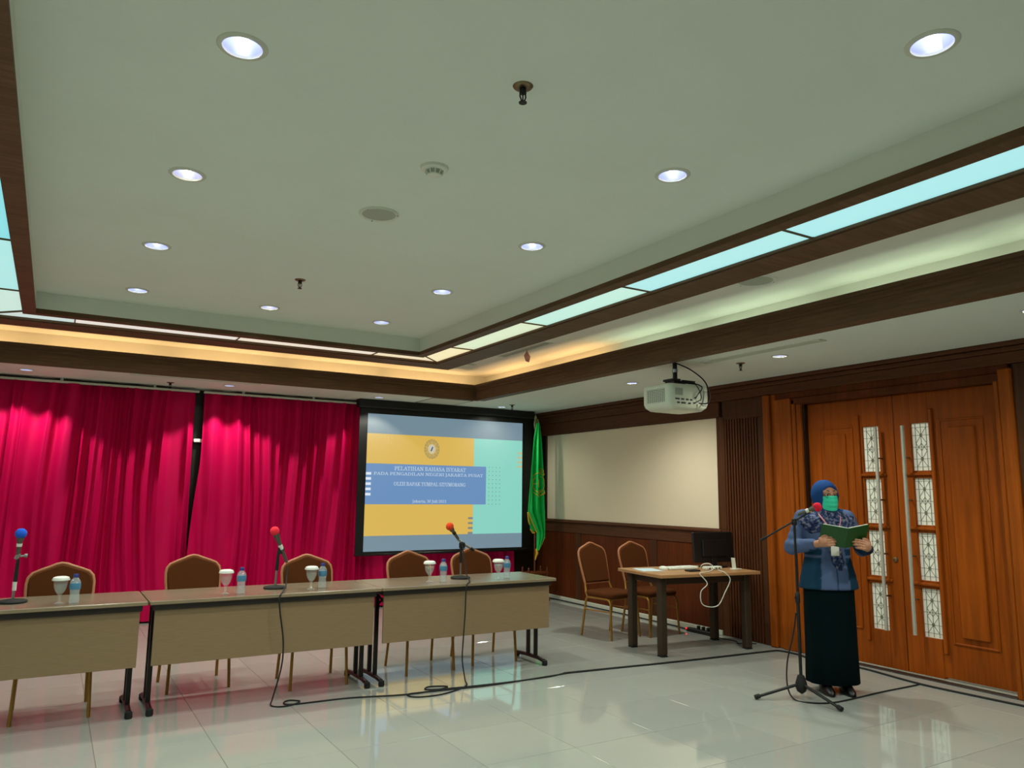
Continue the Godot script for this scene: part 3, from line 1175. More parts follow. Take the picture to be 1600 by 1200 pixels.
func slide_texture() -> ImageTexture:
	var img := Image.create(1200, 900, true, Image.FORMAT_RGB8)
	var barc := Color(0.47, 0.57, 0.63)
	var yel := Color(0.90, 0.74, 0.33)
	var cy := Color(0.56, 0.87, 0.80)
	img.fill(barc)
	put_rect(img, 0.0, 0.146, 0.664, 0.89, yel)
	put_rect(img, 0.664, 0.146, 1.0, 0.89, cy)
	put_rect(img, 0.0, 0.366, 0.748, 0.663, Color(0.41, 0.58, 0.78))
	for k in 5:
		put_rect(img, 0.0, 0.43 + k * 0.0375, 0.031, 0.449 + k * 0.0375, Color(0.9, 0.95, 1.0))
	for k in 4:
		put_rect(img, 0.633, 0.76 + k * 0.038, 0.664, 0.776 + k * 0.038, Color(0.5, 0.53, 0.56))
		put_rect(img, 0.966, 0.24 + k * 0.0365, 1.0, 0.256 + k * 0.0365, Color(0.80, 0.76, 0.58))
	for i in 4:
		for j in 10:
			put_rect(img, 0.766 + i * 0.0245, 0.367 + j * 0.0323, 0.7705 + i * 0.0245, 0.373 + j * 0.0323, Color(0.2, 0.42, 0.45))
			if j < 4 and i < 4:
				put_rect(img, 0.925 + i * 0.0245, 0.80 + j * 0.026, 0.9275 + i * 0.0245, 0.8035 + j * 0.026, Color(0.62, 0.84, 0.76))
	for i in 4:
		for j in 3:
			if (i >= j and i < 4 - (j % 2)):
				put_rect(img, 0.082 + i * 0.02, 0.168 + j * 0.022, 0.0855 + i * 0.02, 0.1725 + j * 0.022, Color(0.95, 0.88, 0.62))
	# round emblem: an oval of small rays, an inner oval and a shield with a bird
	var c := Vector2(0.39 * 1200, 0.243 * 900)
	for y in range(140, 300):
		for x in range(400, 540):
			var d := (Vector2(x, y) - c) / Vector2(58.0, 68.0)
			var r := d.length()
			var a := d.angle()
			if r < 1.0 and r > 0.78:
				img.set_pixel(x, y, Color(0.70, 0.60, 0.36) if sin(a * 18.0) > -0.2 else Color(0.80, 0.68, 0.36))
			elif r < 0.78 and r > 0.5:
				img.set_pixel(x, y, Color(0.76, 0.65, 0.38) if sin(a * 9.0) > 0.0 else Color(0.82, 0.69, 0.36))
			elif r < 0.5:
				var q := Vector2(x, y) - c
				var col := Color(0.86, 0.80, 0.62)
				if absf(q.x) < 13.0 - maxf(q.y, 0.0) * 0.45 and absf(q.y) < 22.0:
					col = Color(0.80, 0.82, 0.84)
				if absf(q.x + q.y * 0.4) < 5.0 and absf(q.y) < 15.0:
					col = Color(0.32, 0.33, 0.38)
				img.set_pixel(x, y, col)
	img.generate_mipmaps()
	return ImageTexture.create_from_image(img)


func lettering(parent: Node, txt: String, at: Vector3, width: float, height: float, m: Material, italic := false) -> void:
	var f := SystemFont.new()
	f.font_names = PackedStringArray(["Droid Serif"])
	f.font_italic = italic
	var tm := TextMesh.new()
	tm.text = txt
	tm.font = f
	tm.font_size = 48
	tm.pixel_size = 0.01
	tm.depth = 0.002
	tm.horizontal_alignment = HORIZONTAL_ALIGNMENT_CENTER
	var o := MeshInstance3D.new()
	o.mesh = tm
	o.name = "lettering"
	o.material_override = m
	var sz := tm.get_aabb().size
	o.scale = Vector3(width / sz.x, height / sz.y, 1.0)
	o.position = at
	parent.add_child(o, true)


func build_screen() -> void:
	var x0 := 3.402
	var x1 := 5.741
	var y0 := 0.709
	var y1 := 2.456
	var t := thing("projection_screen", "pull-down projection screen showing a yellow and blue title slide", "screen", Vector3((x0 + x1) * 0.5, 0, -9.245))
	var w := x1 - x0
	var st := S()
	bx(st, Vector3(0.02, 2.582, -0.01), Vector3(2.66, 0.105, 0.12), 0.012)
	part(st, "housing", M.black, t)
	st = S()
	var bw := 0.11
	box_between(st, Vector3(-w / 2 - bw, y0 - 0.03, -0.012), Vector3(-w / 2, 2.56, 0.0))
	box_between(st, Vector3(w / 2, y0 - 0.03, -0.012), Vector3(w / 2 + bw + 0.05, 2.56, 0.0))
	box_between(st, Vector3(-w / 2, y1, -0.012), Vector3(w / 2, 2.56, 0.0))
	box_between(st, Vector3(-w / 2, y0 - 0.03, -0.012), Vector3(w / 2, y0, 0.0))
	part(st, "black_border", M.black, t)
	st = S()
	tube(st, [Vector3(-w / 2 - bw, y0 - 0.035, -0.005), Vector3(w / 2 + bw + 0.04, y0 - 0.035, -0.005)], 0.018, 12)
	part(st, "bottom_bar", M.black_gloss, t)
	# the sheet carries the projected slide
	st = S()
	st.set_smooth_group(-1)
	var a := Vector3(-w / 2, y0, -0.002)
	var b := Vector3(w / 2, y0, -0.002)
	var c := Vector3(w / 2, y1, -0.002)
	var d := Vector3(-w / 2, y1, -0.002)
	for e in [[a, Vector2(0, 1)], [c, Vector2(1, 0)], [b, Vector2(1, 1)], [a, Vector2(0, 1)], [d, Vector2(0, 0)], [c, Vector2(1, 0)]]:
		st.set_uv(e[1])
		st.add_vertex(e[0])
	var m := StandardMaterial3D.new()
	m.albedo_color = Color(0.25, 0.25, 0.25)
	m.roughness = 0.8
	m.emission_enabled = true
	m.emission = Color(0, 0, 0)
	m.emission_operator = BaseMaterial3D.EMISSION_OP_ADD
	m.emission_texture = slide_texture()
	m.emission_energy_multiplier = 0.85
	var sh := part(st, "sheet", m, t)
	sh.set_meta("label", "white sheet with the projected slide")
	var white := glow(Color(0.86, 0.93, 1.0), 0.72, Color(0.3, 0.3, 0.3))
	var P := func(u: float, v: float) -> Vector3: return Vector3(lerpf(-w / 2, w / 2, u), lerpf(y1, y0, v), 0.001)
	lettering(sh, "PELATIHAN BAHASA ISYARAT", P.call(0.388, 0.398), 0.445 * w, 0.052, white)
	lettering(sh, "PADA PENGADILAN NEGERI JAKARTA PUSAT", P.call(0.385, 0.438), 0.68 * w, 0.052, white)
	lettering(sh, "OLEH BAPAK TUMPAL SITUMORANG", P.call(0.387, 0.512), 0.446 * w, 0.048, white)
	lettering(sh, "Jakarta, 30 Juli 2021", P.call(0.384, 0.64), 0.21 * w, 0.05, white, true)


func build_flag() -> void:
	var at := Vector3(5.805, 0, -9.0)
	var st := S()
	var sd := thing("flag_stand", "low wooden flag stand with small turned knobs beside the screen", "flag stand", at + Vector3(0.0, 0, 0))
	bx(st, Vector3(0, 0.375, 0), Vector3(0.34, 0.03, 0.2), 0.005)
	part(st, "top_board", M.flag_wood, sd)
	st = S()
	bx(st, Vector3(0, 0.02, 0), Vector3(0.36, 0.04, 0.24), 0.006)
	part(st, "foot_board", M.flag_wood, sd)
	for p in [[-0.15, -0.08], [0.15, -0.08], [-0.15, 0.08], [0.15, 0.08]]:
		st = S()
		lathe(st, [Vector2(0.016, 0.04), Vector2(0.016, 0.12), Vector2(0.022, 0.16), Vector2(0.014, 0.2), Vector2(0.016, 0.36)], Vector3(p[0], 0, p[1]), 10)
		part(st, "post", M.flag_wood, sd)
		st = S()
		lathe(st, [Vector2(0.012, 0.39), Vector2(0.016, 0.41), Vector2(0.009, 0.425), Vector2(0.013, 0.44), Vector2(0.0, 0.46)], Vector3(p[0], 0, p[1]), 10)
		part(st, "knob", M.flag_wood, sd)
	var t := thing("green_flag", "green ceremonial flag with gold fringe and round gold emblem", "flag", at)
	st = S()
	tube(st, [Vector3(0, 0.392, 0), Vector3(0, 2.50, 0)], 0.014, 12)
	part(st, "pole", M.flag_wood, t)
	st = S()
	lathe(st, [Vector2(0.02, 2.44), Vector2(0.024, 2.46), Vector2(0.012, 2.49), Vector2(0.02, 2.52), Vector2(0.0, 2.57)], Vector3.ZERO, 12)
	tube(st, [Vector3(-0.02, 2.5, 0.02), Vector3(-0.035, 2.42, 0.03), Vector3(-0.03, 2.36, 0.03)], [0.01, 0.014, 0.006], 8)
	tube(st, [Vector3(0.02, 2.5, 0.02), Vector3(0.045, 2.4, 0.03), Vector3(0.05, 2.3, 0.03)], [0.01, 0.014, 0.006], 8)
	part(st, "finial", M.flag_lace, t)
	# draped cloth: left and right outlines down the pole (x at height), with deep upright folds
	var keyL := [[2.44, -0.02], [2.2, -0.07], [1.8, -0.115], [1.45, -0.14], [1.25, -0.15], [1.2, -0.148], [0.68, -0.01]]
	var keyR := [[2.44, 0.03], [2.2, 0.07], [1.8, 0.105], [1.45, 0.13], [1.2, 0.145], [0.86, 0.135], [0.68, 0.03]]
	var at_key := func(K: Array, y: float) -> float:
		for i in K.size() - 1:
			if y <= K[i][0] and y >= K[i + 1][0]:
				return lerpf(K[i][1], K[i + 1][1], (K[i][0] - y) / (K[i][0] - K[i + 1][0]))
		return K[K.size() - 1][1]
	var cloth := func(u: float, v: float) -> Vector3:
		var y := lerpf(2.44, 0.68, v)
		# the free hem rises on the left: the lower left hem is cut along a slope
		var l: float = at_key.call(keyL, y)
		var r: float = at_key.call(keyR, y)
		if y < 1.2:
			l = lerpf(-0.148, 0.0, clampf((1.2 - y) / 0.28, 0.0, 1.0))
		var x := lerpf(l, r, u)
		var wdt := maxf(r - l, 0.02)
		var dep := minf(0.035, wdt * 0.16)
		return Vector3(x, y, 0.045 + dep * sin(u * 17.0 + 0.6 * sin(v * 5.0)) + dep * 0.5 * sin(u * 31.0 + 2.0) + 0.03 * sin(u * PI))
	st = S()
	st.set_smooth_group(1)
	var nu := 40
	var nv := 44
	for j in nv:
		for i in nu:
			var a: Vector3 = cloth.call(float(i) / nu, float(j + 1) / nv)
			var b: Vector3 = cloth.call(float(i + 1) / nu, float(j + 1) / nv)
			var c: Vector3 = cloth.call(float(i + 1) / nu, float(j) / nv)
			var d: Vector3 = cloth.call(float(i) / nu, float(j) / nv)
			quad(st, a, b, c, d)
			var back := Vector3(0, 0, -0.004)
			quad(st, d + back, c + back, b + back, a + back)
	# the inner fold that hangs behind on the left
	var B := [[-0.13, 1.22], [-0.115, 1.12], [-0.10, 1.0], [-0.06, 0.93], [-0.03, 0.92], [-0.01, 1.2]]
	slab(st, [Vector2(-0.13, 1.22), Vector2(-0.112, 1.09), Vector2(-0.085, 0.97), Vector2(-0.04, 0.93), Vector2(0.02, 0.98), Vector2(0.03, 1.22)], 0.012, Basis(), Vector3(0, 0, 0.02))
	part(st, "cloth", M.flag_green, t)
	# fringe along the hems
	st = S()
	var hem := []
	for k in 9:
		var v := lerpf(0.705, 0.86, k / 8.0)
		hem.append(cloth.call(0.0, v) + Vector3(0, 0, 0.004))
	tube(st, hem, 0.008, 6)
	tube(st, [Vector3(-0.132, 1.2, 0.02), Vector3(-0.118, 1.07, 0.024), Vector3(-0.1, 1.03, 0.024)], 0.011, 6)
	tube(st, [Vector3(-0.09, 0.97, 0.022), Vector3(-0.05, 0.915, 0.022), Vector3(-0.02, 0.92, 0.024)], 0.011, 6)
	var hem2 := []
	for k in 7:
		hem2.append(cloth.call(1.0, lerpf(0.90, 0.998, k / 6.0)) + Vector3(0.003, 0, 0.004))
	tube(st, hem2, 0.008, 6)
	tube(st, [Vector3(0.0, 0.70, 0.04), Vector3(0.015, 0.64, 0.035), Vector3(0.005, 0.6, 0.025), Vector3(0.0, 0.55, 0.015)], [0.014, 0.02, 0.012, 0.008], 8)
	part(st, "fringe", M.flag_gold, t)
	# emblem in gold thread, lying on the cloth
	st = S()
	var E := func(x: float, y: float) -> Vector3:
		var v := (2.44 - y) / (2.44 - 0.68)
		var p0: Vector3 = cloth.call(0.0, v)
		var p1: Vector3 = cloth.call(1.0, v)
		return cloth.call(clampf((x - p0.x) / (p1.x - p0.x), 0.0, 1.0), v) + Vector3(0, 0, 0.006)
	var ring := func(cx: float, cy: float, rx: float, ry: float, a0: float, a1: float, rr: float) -> void:
		var pts := []
		for k in 21:
			var a := lerpf(a0, a1, k / 20.0)
			pts.append(E.call(cx + rx * cos(a), cy + ry * sin(a)))
		tube(st, pts, rr, 5)
	ring.call(0.01, 1.585, 0.088, 0.175, 1.9, 6.1, 0.006)
	ring.call(0.01, 1.585, 0.07, 0.14, 2.4, 5.6, 0.005)
	ring.call(0.045, 1.585, 0.055, 0.15, -1.3, 1.3, 0.011)
	ring.call(0.03, 1.59, 0.045, 0.11, -1.2, 1.2, 0.005)
	for k in 6:
		var a := lerpf(-1.1, 1.1, k / 5.0)
		var p: Vector3 = E.call(0.04 + 0.052 * cos(a), 1.585 + 0.14 * sin(a))
		var q: Vector3 = E.call(0.04 + 0.09 * cos(a + 0.15), 1.585 + 0.17 * sin(a + 0.15))
		tube(st, [p, q], 0.006, 5)
	ring.call(0.04, 1.77, 0.02, 0.03, 0.0, TAU, 0.004)
	ring.call(0.055, 1.745, 0.018, 0.03, 0.0, TAU, 0.004)
	ring.call(0.0, 1.60, 0.02, 0.06, 0.0, TAU, 0.006)
	tube(st, [E.call(-0.075, 1.59), E.call(-0.02, 1.59)], 0.003, 5)
	tube(st, [E.call(0.0, 1.47), E.call(0.02, 1.50), E.call(0.03, 1.48)], 0.006, 5)
	part(st, "emblem", M.flag_gold, t)


# ---------------------------------------------------------------- ceiling fittings
func sprinkler(at: Vector3, label: String, k := 1.0) -> void:
	var t := thing("fire_sprinkler", label, "sprinkler", at, 0.0, "ceiling sprinklers")
	var st := S()
	lathe(st, [Vector2(0.0, -0.008), Vector2(0.026, -0.009), Vector2(0.036, -0.006), Vector2(0.04, 0.0)], Vector3.ZERO, 20)
	part(st, "plate", M.brass, t)
	st = S()
	lathe(st, [Vector2(0.0, -0.03 * k), Vector2(0.014, -0.03 * k), Vector2(0.014, -0.008)], Vector3.ZERO, 12)
	part(st, "neck", M.dark_metal, t)
	st = S()
	for s in [-1, 1]:
		tube(st, [Vector3(s * 0.012, -0.03 * k, 0), Vector3(s * 0.013, -0.045 * k, 0), Vector3(s * 0.003, -0.066 * k, 0)], 0.003, 6)
	tube(st, [Vector3(0, -0.03 * k, 0), Vector3(0, -0.066 * k, 0)], 0.003, 6)
	part(st, "yoke", M.dark_metal, t)
	st = S()
	lathe(st, [Vector2(0.0, -0.07 * k), Vector2(0.016, -0.069 * k), Vector2(0.016, -0.066 * k), Vector2(0.0, -0.066 * k)], Vector3.ZERO, 14)
	part(st, "deflector", M.dark_metal, t)


func ceiling_speaker(at: Vector3, r: float, label: String) -> void:
	var t := thing("ceiling_speaker", label, "speaker", at, 0.0, "round ceiling speakers")
	var st := S()
	lathe(st, [Vector2(r * 0.84, -0.006), Vector2(r * 0.95, -0.012), Vector2(r, -0.004), Vector2(r, 0.0)], Vector3.ZERO, 36)
	part(st, "ring", M.white_plastic, t)
	st = S()
	lathe(st, [Vector2(0.0, -0.01), Vector2(r * 0.6, -0.009), Vector2(r * 0.85, -0.005)], Vector3.ZERO, 36)
	part(st, "grille", M.grille, t)
	for k in 3:
		st = S()
		var a := TAU * k / 3.0 + 0.5
		lathe(st, [Vector2(0.0, -0.013), Vector2(0.003, -0.013), Vector2(0.004, -0.008)], Vector3(cos(a) * r * 0.92, 0, sin(a) * r * 0.92), 8)
		part(st, "screw", M.grille_dark, t)


func slot_diffuser(at: Vector3, length: float, width: float, along_z: bool, label: String) -> void:
	var t := thing("slot_diffuser", label, "air vent", at, 0.0 if along_z else PI / 2, "air slots in the ceiling")
	var st := S()
	for s in [-1, 1]:
		bx(st, Vector3(s * width * 0.5, -0.004, 0), Vector3(0.012, 0.008, length), 0.002)
		bx(st, Vector3(0, -0.004, s * length * 0.5), Vector3(width + 0.012, 0.008, 0.012), 0.002)
	part(st, "frame", M.off_white, t)
	st = S()
	bx(st, Vector3(0, -0.0015, 0), Vector3(width, 0.003, length), 0.0)
	part(st, "dark_slot", M.grille_dark, t)
	for k in 2:
		st = S()
		bx(st, Vector3((k - 0.5) * width * 0.4, -0.005, 0), Vector3(0.008, 0.008, length - 0.02), 0.002)
		part(st, "blade", M.off_white, t)


func build_ceiling_fittings() -> void:
	var t := thing("smoke_detector", "white round smoke detector on the raised ceiling", "smoke detector", Vector3(1.455, HT, -3.17))
	var st := S()
	lathe(st, [Vector2(0.055, -0.018), Vector2(0.066, -0.013), Vector2(0.07, 0.0)], Vector3.ZERO, 28)
	lathe(st, [Vector2(0.0, -0.018), Vector2(0.056, -0.018)], Vector3.ZERO, 28)
	part(st, "base", M.white_plastic, t)
	st = S()
	lathe(st, [Vector2(0.0, -0.038), Vector2(0.03, -0.037), Vector2(0.042, -0.018)], Vector3.ZERO, 24)
	part(st, "sensing_chamber", M.grille, t)
	for k in 10:
		st = S()
		var a := TAU * k / 10.0
		bar(st, Vector3(cos(a) * 0.046, -0.017, sin(a) * 0.046), Vector3(cos(a) * 0.034, -0.038, sin(a) * 0.034), 0.006, 0.004, 0.001)
		part(st, "rib", M.white_plastic, t)
	st = S()
	lathe(st, [Vector2(0.0, -0.048), Vector2(0.02, -0.047), Vector2(0.034, -0.041), Vector2(0.036, -0.036)], Vector3.ZERO, 24)
	part(st, "cap", M.white_plastic, t)

	ceiling_speaker(Vector3(1.452, HT, -3.892), 0.112, "round ceiling speaker in the raised ceiling beside the smoke detector")
	ceiling_speaker(Vector3(4.19, HC, -3.606), 0.145, "large round ceiling speaker half hidden behind the light box frame")
	sprinkler(Vector3(1.427, HT, -2.316), "sprinkler head nearest the camera on the raised ceiling")
	sprinkler(Vector3(1.449, HT, -5.478), "sprinkler head at the curtain end of the raised ceiling")
	sprinkler(Vector3(5.215, HS, -4.69), "sprinkler head in the soffit right of the projector")
	sprinkler(Vector3(5.215, HS, -8.67), "sprinkler head in the soffit above the green flag")
	sprinkler(Vector3(1.03, HS, -9.08), "sprinkler head in the soffit above the curtain gap")
	slot_diffuser(Vector3(4.93, HS, -4.24), 1.24, 0.075, true, "long air slot in the soffit above the cream panel")
	slot_diffuser(Vector3(1.25, HS, -8.66), 1.3, 0.05, false, "thin air slot in the soffit above the curtains")
	slot_diffuser(Vector3(4.215, HC, -6.77), 0.95, 0.09, true, "air slot in the orange cove with a cloth strip")
	slot_diffuser(Vector3(4.02, HC, -7.9), 0.4, 0.07, false, "short air slot at the corner of the orange cove")
	var hat := thing("access_hatch", "flush square access hatch in the soffit above the screen", "hatch", Vector3(4.3, HS, -8.88))
	st = S()
	for s in [-1, 1]:
		bx(st, Vector3(s * 0.28, -0.002, 0), Vector3(0.008, 0.004, 0.56), 0.0)
		bx(st, Vector3(0, -0.002, s * 0.28), Vector3(0.56, 0.004, 0.008), 0.0)
	part(st, "frame", M.grille_dark, hat)
	st = S()
	bx(st, Vector3(0, -0.0015, 0), Vector3(0.545, 0.003, 0.545), 0.0)
	part(st, "lid", M.off_white, hat)
	# cloth strip that shows the draught
	st = S()
	var cs := thing("cloth_strip", "small pink cloth strip hanging from the cove air slot", "cloth strip", Vector3(4.215, HC - 0.007, -6.72))
	loft(st, [[Vector3(-0.01, -0.125, 0.0), Vector3(0.02, -0.14, 0.02), Vector3(0.022, -0.139, 0.014), Vector3(-0.008, -0.124, -0.006)],
		[Vector3(-0.04, -0.07, 0.01), Vector3(0.03, -0.08, 0.03), Vector3(0.03, -0.08, 0.022), Vector3(-0.038, -0.07, 0.004)],
		[Vector3(-0.008, -0.03, 0.0), Vector3(0.008, -0.03, 0.012), Vector3(0.01, -0.03, 0.006), Vector3(-0.006, -0.03, -0.006)],
		[Vector3(-0.003, 0.0, 0.0), Vector3(0.003, 0.0, 0.003), Vector3(0.004, 0.0, 0.0), Vector3(0.0, 0.0, -0.003)]], true, -1)
	part(st, "cloth", M.pink_tag, cs)


func build_projector() -> void:
	var c := Vector3(4.722, 2.30, -5.01)
	var t := thing("ceiling_projector", "white projector hanging from a black pole under the beam", "projector", c)
	var st := S()
	# body: rounded plan, bellied underside
	var rings := []
	for e in [[-0.112, 0.72], [-0.108, 0.82], [-0.08, 0.955], [-0.05, 1.0], [0.09, 1.0], [0.108, 0.985], [0.115, 0.94]]:
		var ring := []
		var hx: float = 0.236 * e[1]
		var hz: float = 0.183 * e[1]
		var r := 0.045
		for q in [[1, 1, 0], [-1, 1, 1], [-1, -1, 2], [1, -1, 3]]:
			for k in 5:
				var a: float = PI / 2 * q[2] + PI / 2 * k / 4.0
				ring.append(Vector3(q[0] * (hx - r) + r * cos(a), e[0], -(q[1] * (hz - r) + r * sin(a))))
		rings.append(ring)
	loft(st, rings, true, 1)
	part(st, "body", M.projector_white, t)
	# side vent with a lattice, on the left face
	st = S()
	bx(st, Vector3(-0.236, 0.015, 0.0), Vector3(0.004, 0.12, 0.23), 0.001)
	var v := part(st, "side_vent", M.grille_dark, t)
	for k in 9:
		st = S()
		bx(st, Vector3(-0.239, 0.015 - 0.054 + k * 0.0135, 0.0), Vector3(0.004, 0.006, 0.23), 0.001)
		part(st, "vent_bar", M.projector_white, v)
	for k in 9:
		st = S()
		bx(st, Vector3(-0.2395, 0.015, -0.105 + k * 0.026), Vector3(0.004, 0.12, 0.006), 0.001)
		part(st, "vent_bar", M.projector_white, v)
	# rear face: exhaust, sockets, speaker slots
	st = S()
	bx(st, Vector3(-0.13, 0.045, 0.184), Vector3(0.085, 0.06, 0.004), 0.001)
	part(st, "rear_vent", M.grille, t)
	st = S()
	bx(st, Vector3(0.165, 0.005, 0.184), Vector3(0.08, 0.13, 0.004), 0.001)
	part(st, "exhaust", M.grille, t)
	for p in [[-0.15, -0.02, 0.05], [-0.09, -0.02, 0.035], [-0.035, -0.02, 0.03], [0.01, -0.02, 0.025], [-0.14, -0.052, 0.03], [-0.08, -0.052, 0.05], [-0.01, -0.052, 0.03], [0.05, -0.045, 0.03], [0.06, 0.0, 0.02]]:
		st = S()
		bx(st, Vector3(p[0], p[1], 0.1845), Vector3(p[2], 0.013, 0.005), 0.001)
		part(st, "socket", M.black, t)
	st = S()
	lathe(st, [Vector2(0.05, 0.0), Vector2(0.052, 0.02), Vector2(0.04, 0.03), Vector2(0.0, 0.022)], Vector3(0.1, 0.02, -0.18), 20, Basis(Vector3.RIGHT, -PI / 2))
	part(st, "lens", M.black_gloss, t)
	# the mount
	st = S()
	tube(st, [Vector3(0, 0.16, 0), Vector3(0, HS - c.y, 0)], 0.02, 14)
	part(st, "pole", M.black, t)
	st = S()
	lathe(st, [Vector2(0.022, HS - c.y - 0.09), Vector2(0.025, HS - c.y - 0.09), Vector2(0.025, HS - c.y - 0.06), Vector2(0.022, HS - c.y - 0.06)], Vector3.ZERO, 14)
	part(st, "collar", M.steel, t)
	st = S()
	bx(st, Vector3(0, 0.145, 0), Vector3(0.14, 0.04, 0.12), 0.005)
	bx(st, Vector3(-0.04, 0.17, 0.0), Vector3(0.09, 0.02, 0.14), 0.004)
	bar(st, Vector3(0.03, 0.16, 0.05), Vector3(0.14, 0.15, 0.1), 0.03, 0.03)
	for p in [[-0.13, 0.1], [0.13, 0.1], [-0.13, -0.1], [0.13, -0.1]]:
		bar(st, Vector3(0, 0.135, 0), Vector3(p[0], 0.122, p[1]), 0.025, 0.01)
	part(st, "mount_bracket", M.black, t)
	st = S()
	tube(st, smooth_path([Vector3(0.025, HS - c.y - 0.005, 0.0), Vector3(0.1, 0.27, 0.09), Vector3(0.17, 0.16, 0.19), Vector3(0.185, 0.03, 0.235), Vector3(0.15, -0.045, 0.24), Vector3(0.09, -0.045, 0.195)], 6), 0.006, 7)
	tube(st, smooth_path([Vector3(0.12, 0.15, 0.1), Vector3(0.13, 0.1, 0.2), Vector3(0.06, 0.03, 0.22), Vector3(0.06, 0.0, 0.19)], 5), 0.005, 7)
	tube(st, smooth_path([Vector3(0.1, 0.15, 0.1), Vector3(0.06, 0.1, 0.21), Vector3(0.1, 0.0, 0.22), Vector3(0.05, -0.045, 0.19)], 5), 0.004, 7)
	part(st, "cables", M.rubber, t)


# ---------------------------------------------------------------- furniture
func make_table() -> Node3D:
	var t := thing("folding_table", "", "table", Vector3.ZERO, 0.0, "head tables in a row")
	t.set_meta("base_name", "folding_table")
	var st := S()
	bx(st, Vector3(0, 0.7225, 0), Vector3(1.585, 0.025, 0.6), 0.004)
	part(st, "tabletop", M.table_top, t)
	st = S()
	for s in [-1, 1]:
		bx(st, Vector3(0, 0.7225, s * 0.2995), Vector3(1.58, 0.021, 0.006), 0.002)
		bx(st, Vector3(s * 0.792, 0.7225, 0), Vector3(0.006, 0.021, 0.595), 0.002)
	part(st, "edge_band", M.table_edge, t)
	st = S()
	for s in [-1, 1]:
		bx(st, Vector3(0, 0.69, s * 0.25), Vector3(1.54, 0.04, 0.025), 0.003)
		bx(st, Vector3(s * 0.755, 0.69, 0), Vector3(0.025, 0.04, 0.5), 0.003)
	part(st, "under_frame", M.table_dark, t)
	st = S()
	bx(st, Vector3(0.0, 0.498, 0.235), Vector3(1.515, 0.36, 0.016), 0.002)
	part(st, "modesty_panel", M.table_skirt, t)
	for s in [-1, 1]:
		st = S()
		for z in [-0.06, 0.06]:
			bx(st, Vector3(s * 0.74, 0.36, z), Vector3(0.03, 0.64, 0.03), 0.004)
		part(st, "leg", M.dark_metal, t)
		st = S()
		tube(st, [Vector3(s * 0.74, 0.035, -0.24), Vector3(s * 0.74, 0.045, -0.1), Vector3(s * 0.74, 0.045, 0.1), Vector3(s * 0.74, 0.035, 0.2)], 0.017, 10)
		part(st, "foot_bar", M.dark_metal, t)
		for z in [-0.245, 0.205]:
			st = S()
			lathe(st, [Vector2(0.0, 0.0), Vector2(0.02, 0.0), Vector2(0.024, 0.01), Vector2(0.022, 0.04), Vector2(0.0, 0.05)], Vector3(s * 0.74, 0, z), 12)
			part(st, "foot_cap", M.rubber, t)
		st = S()
		bar(st, Vector3(s * 0.74, 0.66, 0.06), Vector3(s * 0.64, 0.5, 0.22), 0.014, 0.014)
		bar(st, Vector3(s * 0.73, 0.55, 0.0), Vector3(s * 0.6, 0.68, 0.0), 0.014, 0.014)
		part(st, "brace", M.dark_metal, t)
	return t


